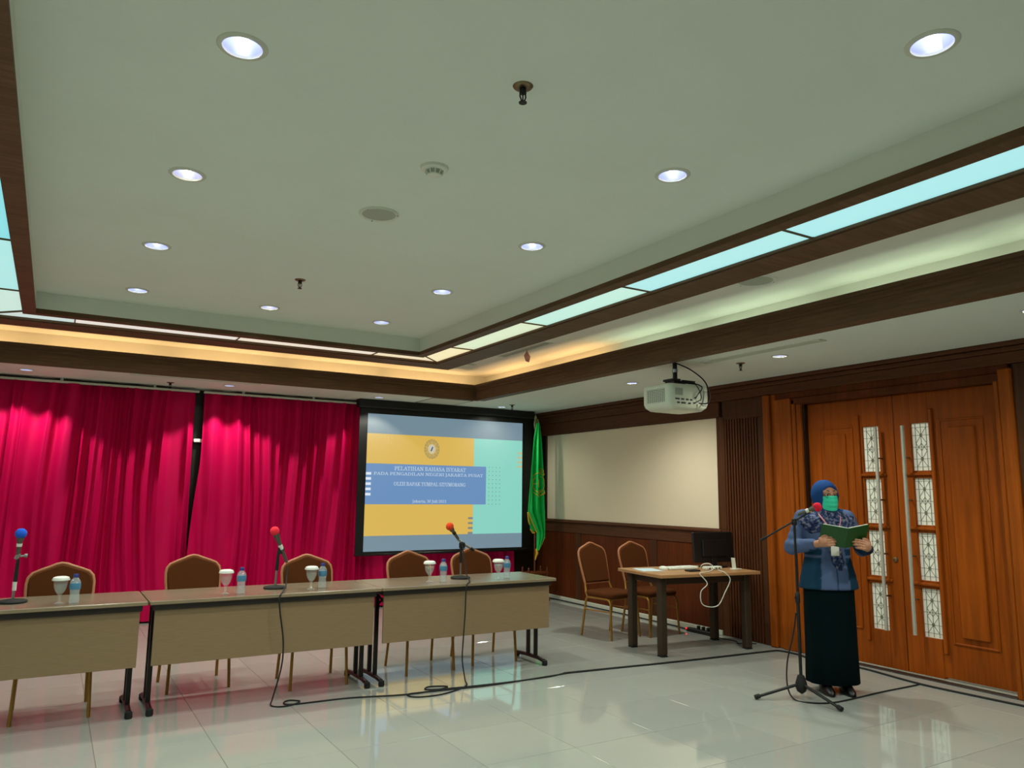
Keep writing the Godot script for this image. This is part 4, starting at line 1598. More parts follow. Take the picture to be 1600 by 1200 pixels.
func make_chair() -> Node3D:
	# faces +z
	var t := thing("banquet_chair", "", "chair", Vector3.ZERO, 0.0, "brown banquet chairs")
	t.set_meta("base_name", "banquet_chair")
	var st := S()
	# seat cushion: rounded plan, domed
	var rings := []
	for e in [[0.405, 0.94], [0.41, 0.985], [0.435, 1.0], [0.452, 0.97], [0.462, 0.88], [0.466, 0.6]]:
		var ring := []
		var hx: float = 0.212 * e[1]
		var hz: float = 0.205 * e[1]
		var r := 0.06
		for q in [[1, 1, 0], [-1, 1, 1], [-1, -1, 2], [1, -1, 3]]:
			for k in 4:
				var a: float = PI / 2 * q[2] + PI / 2 * k / 3.0
				ring.append(Vector3(q[0] * (hx - r) + r * cos(a), e[0], -(q[1] * (hz - r) + r * sin(a))))
		rings.append(ring)
	loft(st, rings, true, 1)
	part(st, "seat", M.chair_cloth, t)
	# backrest: a crown-shaped cushion that leans back
	var lean := Basis(Vector3.RIGHT, -0.26)
	var o := Vector3(0, 0.53, -0.205)
	var half := [Vector2(0.175, 0.0), Vector2(0.185, 0.1), Vector2(0.195, 0.22), Vector2(0.196, 0.28), Vector2(0.188, 0.318), Vector2(0.165, 0.346), Vector2(0.12, 0.366), Vector2(0.07, 0.385), Vector2(0.03, 0.402), Vector2(0.0, 0.408)]
	var outline := []
	for p in half:
		outline.append(p)
	for k in range(half.size() - 2, -1, -1):
		outline.append(Vector2(-half[k].x, half[k].y))
	st = S()
	slab(st, outline, 0.045, lean, o, 0.012)
	part(st, "backrest", M.chair_cloth, t)
	st = S()
	var pts := []
	for p in outline:
		pts.append(o + lean * Vector3(p.x * 1.03, p.y * 1.015 + 0.002, 0.0))
	tube(st, pts, 0.0125, 8)
	part(st, "back_edge", M.piping, t)
	# side frames
	for s in [-1, 1]:
		st = S()
		tube(st, round_corners([Vector3(s * 0.214, 0.0, -0.225), Vector3(s * 0.2, 0.395, -0.165), Vector3(s * 0.2, 0.395, 0.0)], 0.04), 0.0115, 8)
		part(st, "leg", M.gold_frame, t)
		st = S()
		tube(st, round_corners([Vector3(s * 0.2, 0.395, 0.0), Vector3(s * 0.2, 0.395, 0.175), Vector3(s * 0.214, 0.0, 0.2)], 0.06), 0.0115, 8)
		part(st, "leg", M.gold_frame, t)
		st = S()
		tube(st, [Vector3(s * 0.2, 0.4, -0.15), Vector3(s * 0.198, 0.44, -0.175), o + lean * Vector3(s * 0.18, 0.0, 0.0), o + lean * Vector3(s * 0.19, 0.09, 0.0)], 0.0115, 8)
		part(st, "back_post", M.gold_frame, t)
		st = S()
		tube(st, [Vector3(s * 0.207, 0.27, -0.185), Vector3(s * 0.205, 0.27, 0.184)], 0.008, 6)
		part(st, "side_stretcher", M.gold_frame, t)
	st = S()
	tube(st, [o + lean * Vector3(-0.175, -0.01, 0.0), o + lean * Vector3(0.175, -0.01, 0.0)], 0.007, 6)
	part(st, "back_rod", M.piping, t)
	st = S()
	tube(st, [Vector3(-0.2, 0.395, 0.16), Vector3(0.2, 0.395, 0.16)], 0.009, 6)
	part(st, "seat_rail", M.gold_frame, t)
	st = S()
	tube(st, [Vector3(-0.2, 0.395, -0.14), Vector3(0.2, 0.395, -0.14)], 0.009, 6)
	part(st, "seat_rail", M.gold_frame, t)
	return t


func make_goblet() -> Node3D:
	var t := thing("water_goblet", "", "goblet", Vector3.ZERO, 0.0, "lidded water goblets")
	t.set_meta("base_name", "water_goblet")
	var st := S()
	lathe(st, [Vector2(0.0, 0.0), Vector2(0.034, 0.0), Vector2(0.034, 0.003), Vector2(0.012, 0.009), Vector2(0.007, 0.018), Vector2(0.011, 0.03), Vector2(0.007, 0.045), Vector2(0.012, 0.056), Vector2(0.026, 0.074), Vector2(0.036, 0.1), Vector2(0.0395, 0.125), Vector2(0.04, 0.146)], Vector3.ZERO, 20)
	part(st, "glass", M.glass, t)
	st = S()
	lathe(st, [Vector2(0.0, 0.062), Vector2(0.012, 0.064), Vector2(0.024, 0.078), Vector2(0.033, 0.1), Vector2(0.036, 0.118), Vector2(0.0, 0.118)], Vector3.ZERO, 18)
	part(st, "water", M.water, t)
	st = S()
	lathe(st, [Vector2(0.038, 0.142), Vector2(0.05, 0.143), Vector2(0.051, 0.148), Vector2(0.044, 0.162), Vector2(0.03, 0.167), Vector2(0.0, 0.168)], Vector3.ZERO, 22)
	part(st, "lid", M.porcelain, t)
	return t


func make_bottle() -> Node3D:
	var t := thing("water_bottle", "", "bottle", Vector3.ZERO, 0.0, "small bottles of drinking water")
	t.set_meta("base_name", "water_bottle")
	var st := S()
	lathe(st, [Vector2(0.0, 0.0), Vector2(0.026, 0.0), Vector2(0.029, 0.006), Vector2(0.028, 0.02), Vector2(0.03, 0.03), Vector2(0.027, 0.06), Vector2(0.0285, 0.08), Vector2(0.031, 0.1), Vector2(0.031, 0.125), Vector2(0.028, 0.14), Vector2(0.017, 0.155), Vector2(0.013, 0.16), Vector2(0.013, 0.172)], Vector3.ZERO, 18)
	part(st, "bottle_wall", M.pet, t)
	st = S()
	lathe(st, [Vector2(0.0, 0.004), Vector2(0.025, 0.005), Vector2(0.025, 0.06), Vector2(0.028, 0.1), Vector2(0.028, 0.128), Vector2(0.0, 0.138)], Vector3.ZERO, 16)
	part(st, "water", M.water, t)
	st = S()
	lathe(st, [Vector2(0.0305, 0.088), Vector2(0.0322, 0.1), Vector2(0.0322, 0.122), Vector2(0.0315, 0.127)], Vector3.ZERO, 18)
	part(st, "label_wrap", M.bottle_label, t)
	st = S()
	lathe(st, [Vector2(0.0155, 0.162), Vector2(0.0155, 0.178), Vector2(0.013, 0.182), Vector2(0.0, 0.182)], Vector3.ZERO, 14)
	part(st, "cap", M.cap_blue, t)
	return t


func microphone(st_parent: Node, a: Vector3, b: Vector3, foam: Material, tape: Material) -> void:
	# a: cable end, b: centre of the foam ball
	var d := (b - a).normalized()
	var L := a.distance_to(b)
	var st := S()
	tube(st, [a, a + d * 0.02, a + d * L * 0.62, b - d * 0.035, b - d * 0.015], [0.009, 0.0125, 0.0145, 0.022, 0.024], 12)
	var body := part(st, "microphone_body", M.mic_body, st_parent)
	st = S()
	tube(st, [a + d * L * 0.42, a + d * L * 0.56], [0.0155, 0.0165], 12)
	part(st, "tape", tape, body)
	st = S()
	var bas := Basis()
	lathe(st, [Vector2(0.0, -0.033), Vector2(0.018, -0.03), Vector2(0.031, -0.015), Vector2(0.034, 0.0), Vector2(0.031, 0.015), Vector2(0.018, 0.03), Vector2(0.0, 0.034)], b, 18, bas)
	part(st, "foam_cover", foam, body)


func table_stand(at: Vector3, label: String, pole_top: float, tilt: float) -> Node3D:
	var t := thing("desk_microphone", label, "microphone", at, 0.0, "microphones on round desk stands")
	var st := S()
	lathe(st, [Vector2(0.0, 0.0), Vector2(0.08, 0.0), Vector2(0.084, 0.008), Vector2(0.078, 0.016), Vector2(0.03, 0.024), Vector2(0.0, 0.026)], Vector3.ZERO, 28)
	part(st, "round_base", M.rubber, t)
	st = S()
	tube(st, [Vector3(0, 0.02, 0), Vector3(tilt, pole_top * 0.5, 0)], 0.0085, 10)
	part(st, "pole", M.steel, t)
	st = S()
	tube(st, [Vector3(tilt, pole_top * 0.48, 0), Vector3(tilt * 1.3, pole_top * 0.62, 0), Vector3(tilt * 2.0, pole_top, 0)], [0.0125, 0.0125, 0.01], 10)
	part(st, "upper_pole", M.black, t)
	return t


func build_tables() -> void:
	var table := make_table()
	table.position = Vector3(-0.2, 0, -5.83)
	table.set_meta("label", "long folding table at the left picture edge, under the blue microphone")
	copy_of(table, Vector3(1.402, 0, -5.83), 0.0, "long folding table in the middle, under the pink-headed microphone")
	copy_of(table, Vector3(2.995, 0, -5.83), 0.0, "long folding table nearest the projection screen, under the orange microphone")

	var chair := make_chair()
	chair.position = Vector3(0.108, 0, -5.985)
	chair.set_meta("label", "brown banquet chair behind the table at the left picture edge")
	copy_of(chair, Vector3(1.033, 0, -6.34), 0.03, "brown banquet chair behind the left end of the middle table")
	copy_of(chair, Vector3(1.838, 0, -6.015), -0.02, "brown banquet chair behind the middle table, by the pink-headed microphone")
	copy_of(chair, Vector3(2.757, 0, -6.035), 0.02, "brown banquet chair behind the right table, left of the orange microphone")
	copy_of(chair, Vector3(3.403, 0, -6.10), -0.02, "brown banquet chair behind the right table, at the orange microphone")
	copy_of(chair, Vector3(5.10, 0, -6.43), 0.15, "brown banquet chair behind the wooden desk, nearer the tables")
	copy_of(chair, Vector3(5.585, 0, -6.365), 0.06, "brown banquet chair behind the wooden desk, nearer the door")

	var y := 0.735
	var g := make_goblet()
	g.position = Vector3(0.098, y, -5.687)
	g.set_meta("label", "lidded water goblet on the leftmost table")
	copy_of(g, Vector3(1.10, y, -5.70), 0.0, "lidded water goblet on the middle table, left of the microphone")
	copy_of(g, Vector3(1.705, y, -5.70), 0.0, "lidded water goblet on the middle table, right of the microphone")
	copy_of(g, Vector3(2.687, y, -5.745), 0.0, "lidded water goblet on the right table, left of the microphone")
	copy_of(g, Vector3(3.285, y, -5.66), 0.0, "lidded water goblet on the right table, right of the microphone")
	var b := make_bottle()
	b.position = Vector3(0.178, y, -5.65)
	b.set_meta("label", "small water bottle on the leftmost table beside the goblet")
	copy_of(b, Vector3(1.195, y, -5.655), 0.0, "small water bottle on the middle table, left of the microphone")
	copy_of(b, Vector3(1.80, y, -5.74), 0.0, "small water bottle on the middle table, right of the microphone")
	copy_of(b, Vector3(2.79, y, -5.70), 0.0, "small water bottle on the right table, left of the microphone")
	copy_of(b, Vector3(3.405, y, -5.72), 0.0, "small water bottle on the right table, right of the microphone")

	# microphones on their round stands
	var st := S()
	var m1 := table_stand(Vector3(-0.155, y, -5.85), "desk microphone with a blue foam head at the left edge", 0.27, 0.004)
	st = S()
	lathe(st, [Vector2(0.0, 0.075), Vector2(0.0115, 0.075), Vector2(0.0125, 0.13), Vector2(0.0, 0.13)], Vector3(0.003, 0, 0), 12)
	part(st, "white_tape", M.tape_white, m1)
	st = S()
	tube(st, [Vector3(-0.005, 0.27, 0), Vector3(0.012, 0.305, 0)], 0.013, 10)
	tube(st, [Vector3(0.0, 0.285, 0.0), Vector3(0.046, 0.29, 0.0)], 0.006, 8)
	lathe(st, [Vector2(0.0, -0.012), Vector2(0.012, -0.008), Vector2(0.012, 0.008), Vector2(0.0, 0.012)], Vector3(0.048, 0.29, 0), 10, Basis(Vector3.BACK, PI / 2))
	part(st, "clamp", M.steel, m1)
	microphone(m1, Vector3(0.004, 0.29, 0), Vector3(0.01, 0.43, 0.01), M.foam_blue, M.tape_white)
	var m2 := table_stand(Vector3(1.482, y, -5.86), "desk microphone with a pink foam head on the middle table", 0.27, 0.006)
	st = S()
	bx(st, Vector3(0.03, 0.275, 0.0), Vector3(0.045, 0.05, 0.03), 0.006)
	part(st, "clamp", M.black, m2)
	microphone(m2, Vector3(0.078, 0.185, 0.0), Vector3(-0.026, 0.42, 0.01), M.foam_pink, M.tape_white)
	var m3 := table_stand(Vector3(3.025, y, -5.85), "desk microphone with an orange foam head before the screen", 0.27, 0.0)
	st = S()
	tube(st, [Vector3(0.122, 0.232, 0), Vector3(0.02, 0.29, 0), Vector3(-0.03, 0.325, 0)], 0.0105, 10)
	part(st, "arm", M.steel, m3)
	st = S()
	bx(st, Vector3(0.01, 0.275, 0.0), Vector3(0.05, 0.05, 0.03), 0.008)
	tube(st, [Vector3(0.122, 0.232, 0), Vector3(0.09, 0.25, 0)], 0.014, 10)
	part(st, "clamp", M.black, m3)
	microphone(m3, Vector3(-0.025, 0.325, 0.0), Vector3(-0.113, 0.435, 0.005), M.foam_orange, M.black)


func build_desk() -> void:
	var t := thing("wooden_desk", "plain wooden desk with four thick grey-brown legs by the wall", "desk", Vector3(5.39, 0, -5.59), -0.115)
	var st := S()
	bx(st, Vector3(0, 0.72, 0), Vector3(1.16, 0.03, 0.72), 0.003)
	part(st, "desktop", M.desk_wood, t)
	st = S()
	for s in [-1, 1]:
		bx(st, Vector3(0, 0.67, s * 0.25), Vector3(0.95, 0.07, 0.02), 0.002)
		bx(st, Vector3(s * 0.48, 0.67, 0), Vector3(0.02, 0.07, 0.48), 0.002)
	part(st, "apron", M.desk_leg, t)
	for sx in [-1, 1]:
		for sz in [-1, 1]:
			st = S()
			bx(st, Vector3(sx * 0.492, 0.3575, sz * 0.24), Vector3(0.075, 0.695, 0.075), 0.012)
			var lg := part(st, "leg", M.desk_leg, t)
			st = S()
			bx(st, Vector3(sx * 0.492, 0.006, sz * 0.24), Vector3(0.07, 0.012, 0.07), 0.004)
			part(st, "foot_pad", M.rubber, lg)
	var y := 0.735
	var rot := -0.115
	# monitor, its back to the camera
	var m := thing("computer_monitor", "black flat computer monitor on the desk, back to the room", "monitor", Vector3(5.80, y, -5.66), rot)
	st = S()
	bx(st, Vector3(0, 0.2, 0.0), Vector3(0.50, 0.30, 0.03), 0.008, Basis(Vector3.RIGHT, -0.06))
	part(st, "screen_case", M.black, m)
	st = S()
	bx(st, Vector3(0, 0.19, 0.02), Vector3(0.3, 0.17, 0.03), 0.014, Basis(Vector3.RIGHT, -0.06))
	part(st, "rear_bulge", M.black, m)
	st = S()
	bx(st, Vector3(0, 0.2, -0.018), Vector3(0.47, 0.27, 0.004), 0.001, Basis(Vector3.RIGHT, -0.06))
	part(st, "display", M.black_gloss, m)
	st = S()
	bx(st, Vector3(0, 0.06, 0.015), Vector3(0.06, 0.12, 0.025), 0.005)
	part(st, "stand_neck", M.black, m)
	st = S()
	bx(st, Vector3(0, 0.007, 0.0), Vector3(0.24, 0.014, 0.17), 0.005)
	part(st, "stand_foot", M.black, m)
	# laptop base, papers, mouse, adapter
	var lp := thing("keyboard", "white computer keyboard lying on the desk beside papers", "keyboard", Vector3(5.36, y, -5.67), rot + 0.1)
	st = S()
	bx(st, Vector3(0, 0.01, 0), Vector3(0.36, 0.02, 0.13), 0.005)
	part(st, "case", M.white_plastic, lp)
	for r in 4:
		st = S()
		for k in 12:
			bx(st, Vector3(-0.165 + k * 0.03, 0.022, -0.045 + r * 0.028), Vector3(0.024, 0.006, 0.022), 0.002)
		part(st, "key_row", M.porcelain, lp)
	var pp := thing("paper_sheet", "pale blue paper sheet at the left end of the desk", "paper", Vector3(5.0, y, -5.74), rot - 0.2)
	st = S()
	bx(st, Vector3(0, 0.001, 0), Vector3(0.21, 0.002, 0.29), 0.0)
	part(st, "sheet", sm(Color(0.72, 0.8, 0.84), 0.7), pp)
	var ms := thing("computer_mouse", "white computer mouse on the desk between paper and keyboard", "mouse", Vector3(5.15, y, -5.68), rot + 0.3)
	st = S()
	loft(st, [ring_xz(0.03, 0.05, 0.0), ring_xz(0.032, 0.052, 0.01), ring_xz(0.028, 0.045, 0.025), ring_xz(0.014, 0.025, 0.034), ring_xz(0.002, 0.004, 0.036)], true, 1)
	part(st, "shell", M.white_plastic, ms)
	var ad := thing("white_hub", "white flat hub box in front of the monitor", "hub", Vector3(5.60, y, -5.48), rot + 0.05)
	st = S()
	bx(st, Vector3(0, 0.016, 0), Vector3(0.2, 0.032, 0.07), 0.008)
	part(st, "case", M.white_plastic, ad)
	for k in 4:
		st = S()
		bx(st, Vector3(-0.06 + k * 0.04, 0.016, 0.036), Vector3(0.02, 0.01, 0.004), 0.001)
		part(st, "port", M.black, ad)
	var sd := thing("phone_stand", "small upright white stand at the right end of the desk", "stand", Vector3(5.84, y, -5.40), rot)
	st = S()
	bx(st, Vector3(0, 0.004, 0), Vector3(0.1, 0.008, 0.06), 0.003)
	part(st, "foot", M.white_plastic, sd)
	st = S()
	bx(st, Vector3(-0.015, 0.055, -0.01), Vector3(0.014, 0.11, 0.05), 0.003, Basis(Vector3.BACK, 0.12))
	part(st, "upright", M.white_plastic, sd)
	var bk := thing("black_case", "small black case lying on the desk behind the white hub", "case", Vector3(5.30, y, -5.44), rot)
	st = S()
	bx(st, Vector3(0, 0.008, 0), Vector3(0.13, 0.016, 0.08), 0.005)
	part(st, "shell", M.black, bk)
	# white cable that loops over the front edge of the desk
	var wc := thing("white_cable", "white cable looping down over the front edge of the desk", "cable", Vector3(5.5, y, -5.3))
	st = S()
	var q := []
	for p in [[5.48, 0.742, -5.52], [5.46, 0.79, -5.47], [5.50, 0.80, -5.42], [5.53, 0.765, -5.39], [5.42, 0.742, -5.33], [5.28, 0.742, -5.27], [5.19, 0.735, -5.235], [5.262, 0.647, -5.215], [5.178, 0.577, -5.215], [5.198, 0.462, -5.215], [5.377, 0.439, -5.21], [5.474, 0.561, -5.2], [5.535, 0.674, -5.19], [5.47, 0.742, -5.2], [5.50, 0.742, -5.26], [5.56, 0.742, -5.36]]:
		q.append(Vector3(p[0], p[1], p[2]) - Vector3(5.5, y, -5.3))
	tube(st, smooth_path(q, 5), 0.0045, 7)
	part(st, "sleeve", M.white_plastic, wc)
	# power strip on the floor
	var ps := thing("power_strip", "black power strip with glowing red lights on the floor under the desk", "power strip", Vector3(6.03, 0, -6.1), PI / 2)
	st = S()
	bx(st, Vector3(0, 0.02, 0), Vector3(0.36, 0.04, 0.06), 0.006)
	part(st, "case", M.black, ps)
	for k in 4:
		st = S()
		lathe(st, [Vector2(0.0, 0.042), Vector2(0.018, 0.043), Vector2(0.02, 0.039)], Vector3(-0.12 + k * 0.07, 0, 0), 12)
		part(st, "outlet", M.rubber, ps)
	st = S()
	bx(st, Vector3(0.175, 0.03, -0.02), Vector3(0.02, 0.016, 0.022), 0.002)
	part(st, "red_light", M.led_red, ps)
	for k in 3:
		st = S()
		bx(st, Vector3(-0.12 + k * 0.07, 0.06, 0.0), Vector3(0.03, 0.035, 0.035), 0.005)
		part(st, "plug", M.black, ps)


func ring_xz(rx: float, rz: float, y: float, n := 20, c := Vector3.ZERO) -> Array:
	var out := []
	for k in n:
		var a := TAU * k / n
		out.append(c + Vector3(cos(a) * rx, y, -sin(a) * rz))
	return out


func cable(label: String, pts: Array, r: float, group := "cables on the floor") -> void:
	var t := thing("black_cable", label, "cable", pts[0], 0.0, group)
	var st := S()
	var q := []
	for p in pts:
		q.append(p - pts[0])
	tube(st, smooth_path(q, 6), r, 7)
	part(st, "sleeve", M.rubber, t)


func build_cables() -> void:
	var f := 0.006
	var P := func(a: Array) -> Array:
		var out := []
		for e in a:
			out.append(Vector3(e[0], f if e.size() < 3 else e[2], e[1]))
		return out
	cable("thin black cable falling from the middle table into a floor loop", P.call([[1.56, -5.84, 0.90], [1.53, -5.74, 0.77], [1.46, -5.56, 0.742], [1.43, -5.515, 0.71], [1.437, -5.51, 0.62], [1.47, -5.51, 0.42], [1.468, -5.51, 0.25], [1.42, -5.51, 0.05], [1.40, -5.47], [1.46, -5.41], [1.545, -5.43], [1.60, -5.49], [1.54, -5.545], [1.49, -5.49], [1.55, -5.43], [1.925, -5.403], [2.286, -5.302], [2.55, -5.30], [2.68, -5.36], [2.56, -5.42], [2.50, -5.36], [2.62, -5.31], [3.04, -5.262], [3.5, -5.25], [3.72, -5.297]]), 0.0055)
	cable("thin black cable falling from the right table into a wide floor loop", P.call([[3.03, -5.845, 1.04], [3.02, -5.74, 0.80], [2.96, -5.56, 0.744], [2.905, -5.51, 0.71], [2.895, -5.505, 0.5], [2.88, -5.5, 0.3], [2.875, -5.5, 0.15], [2.87, -5.44, 0.02], [2.80, -5.30], [2.55, -5.18], [2.35, -5.2], [2.34, -5.3], [2.6, -5.278], [3.04, -5.24], [3.72, -5.278]]), 0.0055)
	cable("thick black cable lying across the tiles towards the wall", P.call([[3.70, -5.287], [4.2, -5.235], [4.7, -5.179], [5.3, -5.13], [5.896, -5.087], [6.02, -5.05], [6.03, -4.85], [5.985, -4.69], [6.02, -4.4], [6.05, -4.2], [5.97, -3.75], [5.955, -3.5], [5.99, -2.92], [6.02, -2.3]]), 0.009)
	cable("black cable running from the microphone stand to the door", P.call([[4.785, -3.855, 0.60], [4.77, -3.875, 0.45], [4.735, -3.91, 0.25], [4.72, -3.905, 0.08], [4.70, -3.83], [4.73, -3.72], [4.83, -3.655], [5.0, -3.637], [5.479, -3.654], [5.884, -3.65], [5.95, -3.66]]), 0.0055)
	cable("black cable along the foot of the panelling", P.call([[6.13, -9.2], [6.13, -8.0], [6.12, -7.2], [6.1, -6.6], [6.06, -6.3]]), 0.007)
	cable("short black cable curling beside the desk legs", P.call([[6.03, -5.93], [6.0, -5.8], [6.02, -5.6], [5.95, -5.5], [6.05, -5.45], [6.1, -5.4]]), 0.005)


func build_mic_stand() -> void:
	var c := Vector3(4.79, 0, -3.84)
	var t := thing("tripod_microphone_stand", "black tripod boom stand with a red-headed microphone before the speaker", "microphone stand", c)
	var st := S()
	tube(st, [Vector3(0, 0.06, 0), Vector3(0, 0.72, 0)], 0.0115, 12)
	part(st, "lower_pole", M.black, t)
	st = S()
	tube(st, [Vector3(0, 0.70, 0), Vector3(0, 1.25, 0)], 0.009, 12)
	part(st, "upper_pole", M.black, t)
	st = S()
	lathe(st, [Vector2(0.0, 0.03), Vector2(0.03, 0.05), Vector2(0.042, 0.08), Vector2(0.04, 0.11), Vector2(0.024, 0.16), Vector2(0.014, 0.165)], Vector3.ZERO, 16)
	part(st, "hub", M.rubber, t)
	for d in [Vector3(-0.32, 0, -0.14), Vector3(-0.05, 0, 0.36), Vector3(0.27, 0, -0.2)]:
		st = S()
		tube(st, [d.normalized() * 0.02 + Vector3(0, 0.1, 0), d + Vector3(0, 0.018, 0)], 0.0105, 10)
		var lg := part(st, "leg", M.black, t)
		st = S()
		tube(st, [d * 0.92 + Vector3(0, 0.026, 0), d * 1.02 + Vector3(0, 0.017, 0)], 0.0165, 10)
		part(st, "foot", M.rubber, lg)
	st = S()
	lathe(st, [Vector2(0.014, 0.67), Vector2(0.018, 0.68), Vector2(0.018, 0.74), Vector2(0.012, 0.75)], Vector3.ZERO, 12)
	tube(st, [Vector3(-0.03, 0.71, 0.0), Vector3(0.0, 0.71, 0.0)], 0.006, 8)
	part(st, "height_clutch", M.black, t)
	var R := Vector3(0.625, 0, 0.78)
	st = S()
	bx(st, Vector3(0, 1.262, 0), Vector3(0.03, 0.05, 0.035), 0.006)
	tube(st, [R * 0.0 + Vector3(0, 1.26, 0.0), Vector3(-0.03, 1.26, 0.03)], 0.008, 8)
	part(st, "boom_clamp", M.black, t)
	st = S()
	tube(st, [R * -0.245 + Vector3(0, 1.12, 0), R * 0.125 + Vector3(0, 1.345, 0)], 0.007, 10)
	part(st, "boom", M.black, t)
	st = S()
	tube(st, [R * -0.25 + Vector3(0, 1.117, 0), R * -0.2 + Vector3(0, 1.147, 0)], 0.01, 10)
	part(st, "boom_weight", M.rubber, t)
	st = S()
	var a := R * 0.03 + Vector3(-0.01, 1.318, 0.0)
	tube(st, [R * 0.125 + Vector3(0, 1.345, 0), R * 0.09 + Vector3(0, 1.352, 0)], 0.013, 10)
	part(st, "microphone_clip", M.flag_gold, t)
	microphone(t, a, R * 0.165 + Vector3(0.0, 1.375, 0.0), M.foam_red, M.tape_white)


# ---------------------------------------------------------------- the speaker
func finger(out: Array, root: Vector3, d1: Vector3, d2: Vector3, d3: Vector3, l: float, r: float) -> void:
	var a := root
	var b := a + d1.normalized() * l * 0.42
	var c := b + d2.normalized() * l * 0.32
	var e := c + d3.normalized() * l * 0.26
	out.append([a, b, r, r * 0.94])
	out.append([b, c, r * 0.94, r * 0.86])
	out.append([c, e, r * 0.86, r * 0.72])


func hand_bones(wrist: Vector3, palm: Vector3, along: Vector3, side: Vector3, curl: Vector3) -> Array:
	# along: the way the fingers point; side: from little finger to index; curl: the way the fingers bend
	var out := []
	out.append([wrist, palm, 0.026, 0.027])
	for k in 4:
		var o: float = (k - 1.5) * 0.019
		var root := palm + side * o + along * (0.034 - absf(k - 1.6) * 0.004)
		out.append([palm + side * o * 0.5 - along * 0.01, root, 0.02, 0.0115])
		var l: float = [0.056, 0.07, 0.076, 0.068][k]
		finger(out, root, along + curl * 0.15, along * 0.75 + curl * 0.55, along * 0.5 + curl * 0.8, l, 0.0088)
	# thumb, from the index side near the wrist
	var tb := palm + side * 0.026 - along * 0.02
	out.append([palm - along * 0.012, tb, 0.022, 0.014])
	finger(out, tb, side * 0.6 + along * 0.7 - curl * 0.2, side * 0.25 + along * 0.9, along + curl * 0.15, 0.06, 0.0098)
	return out


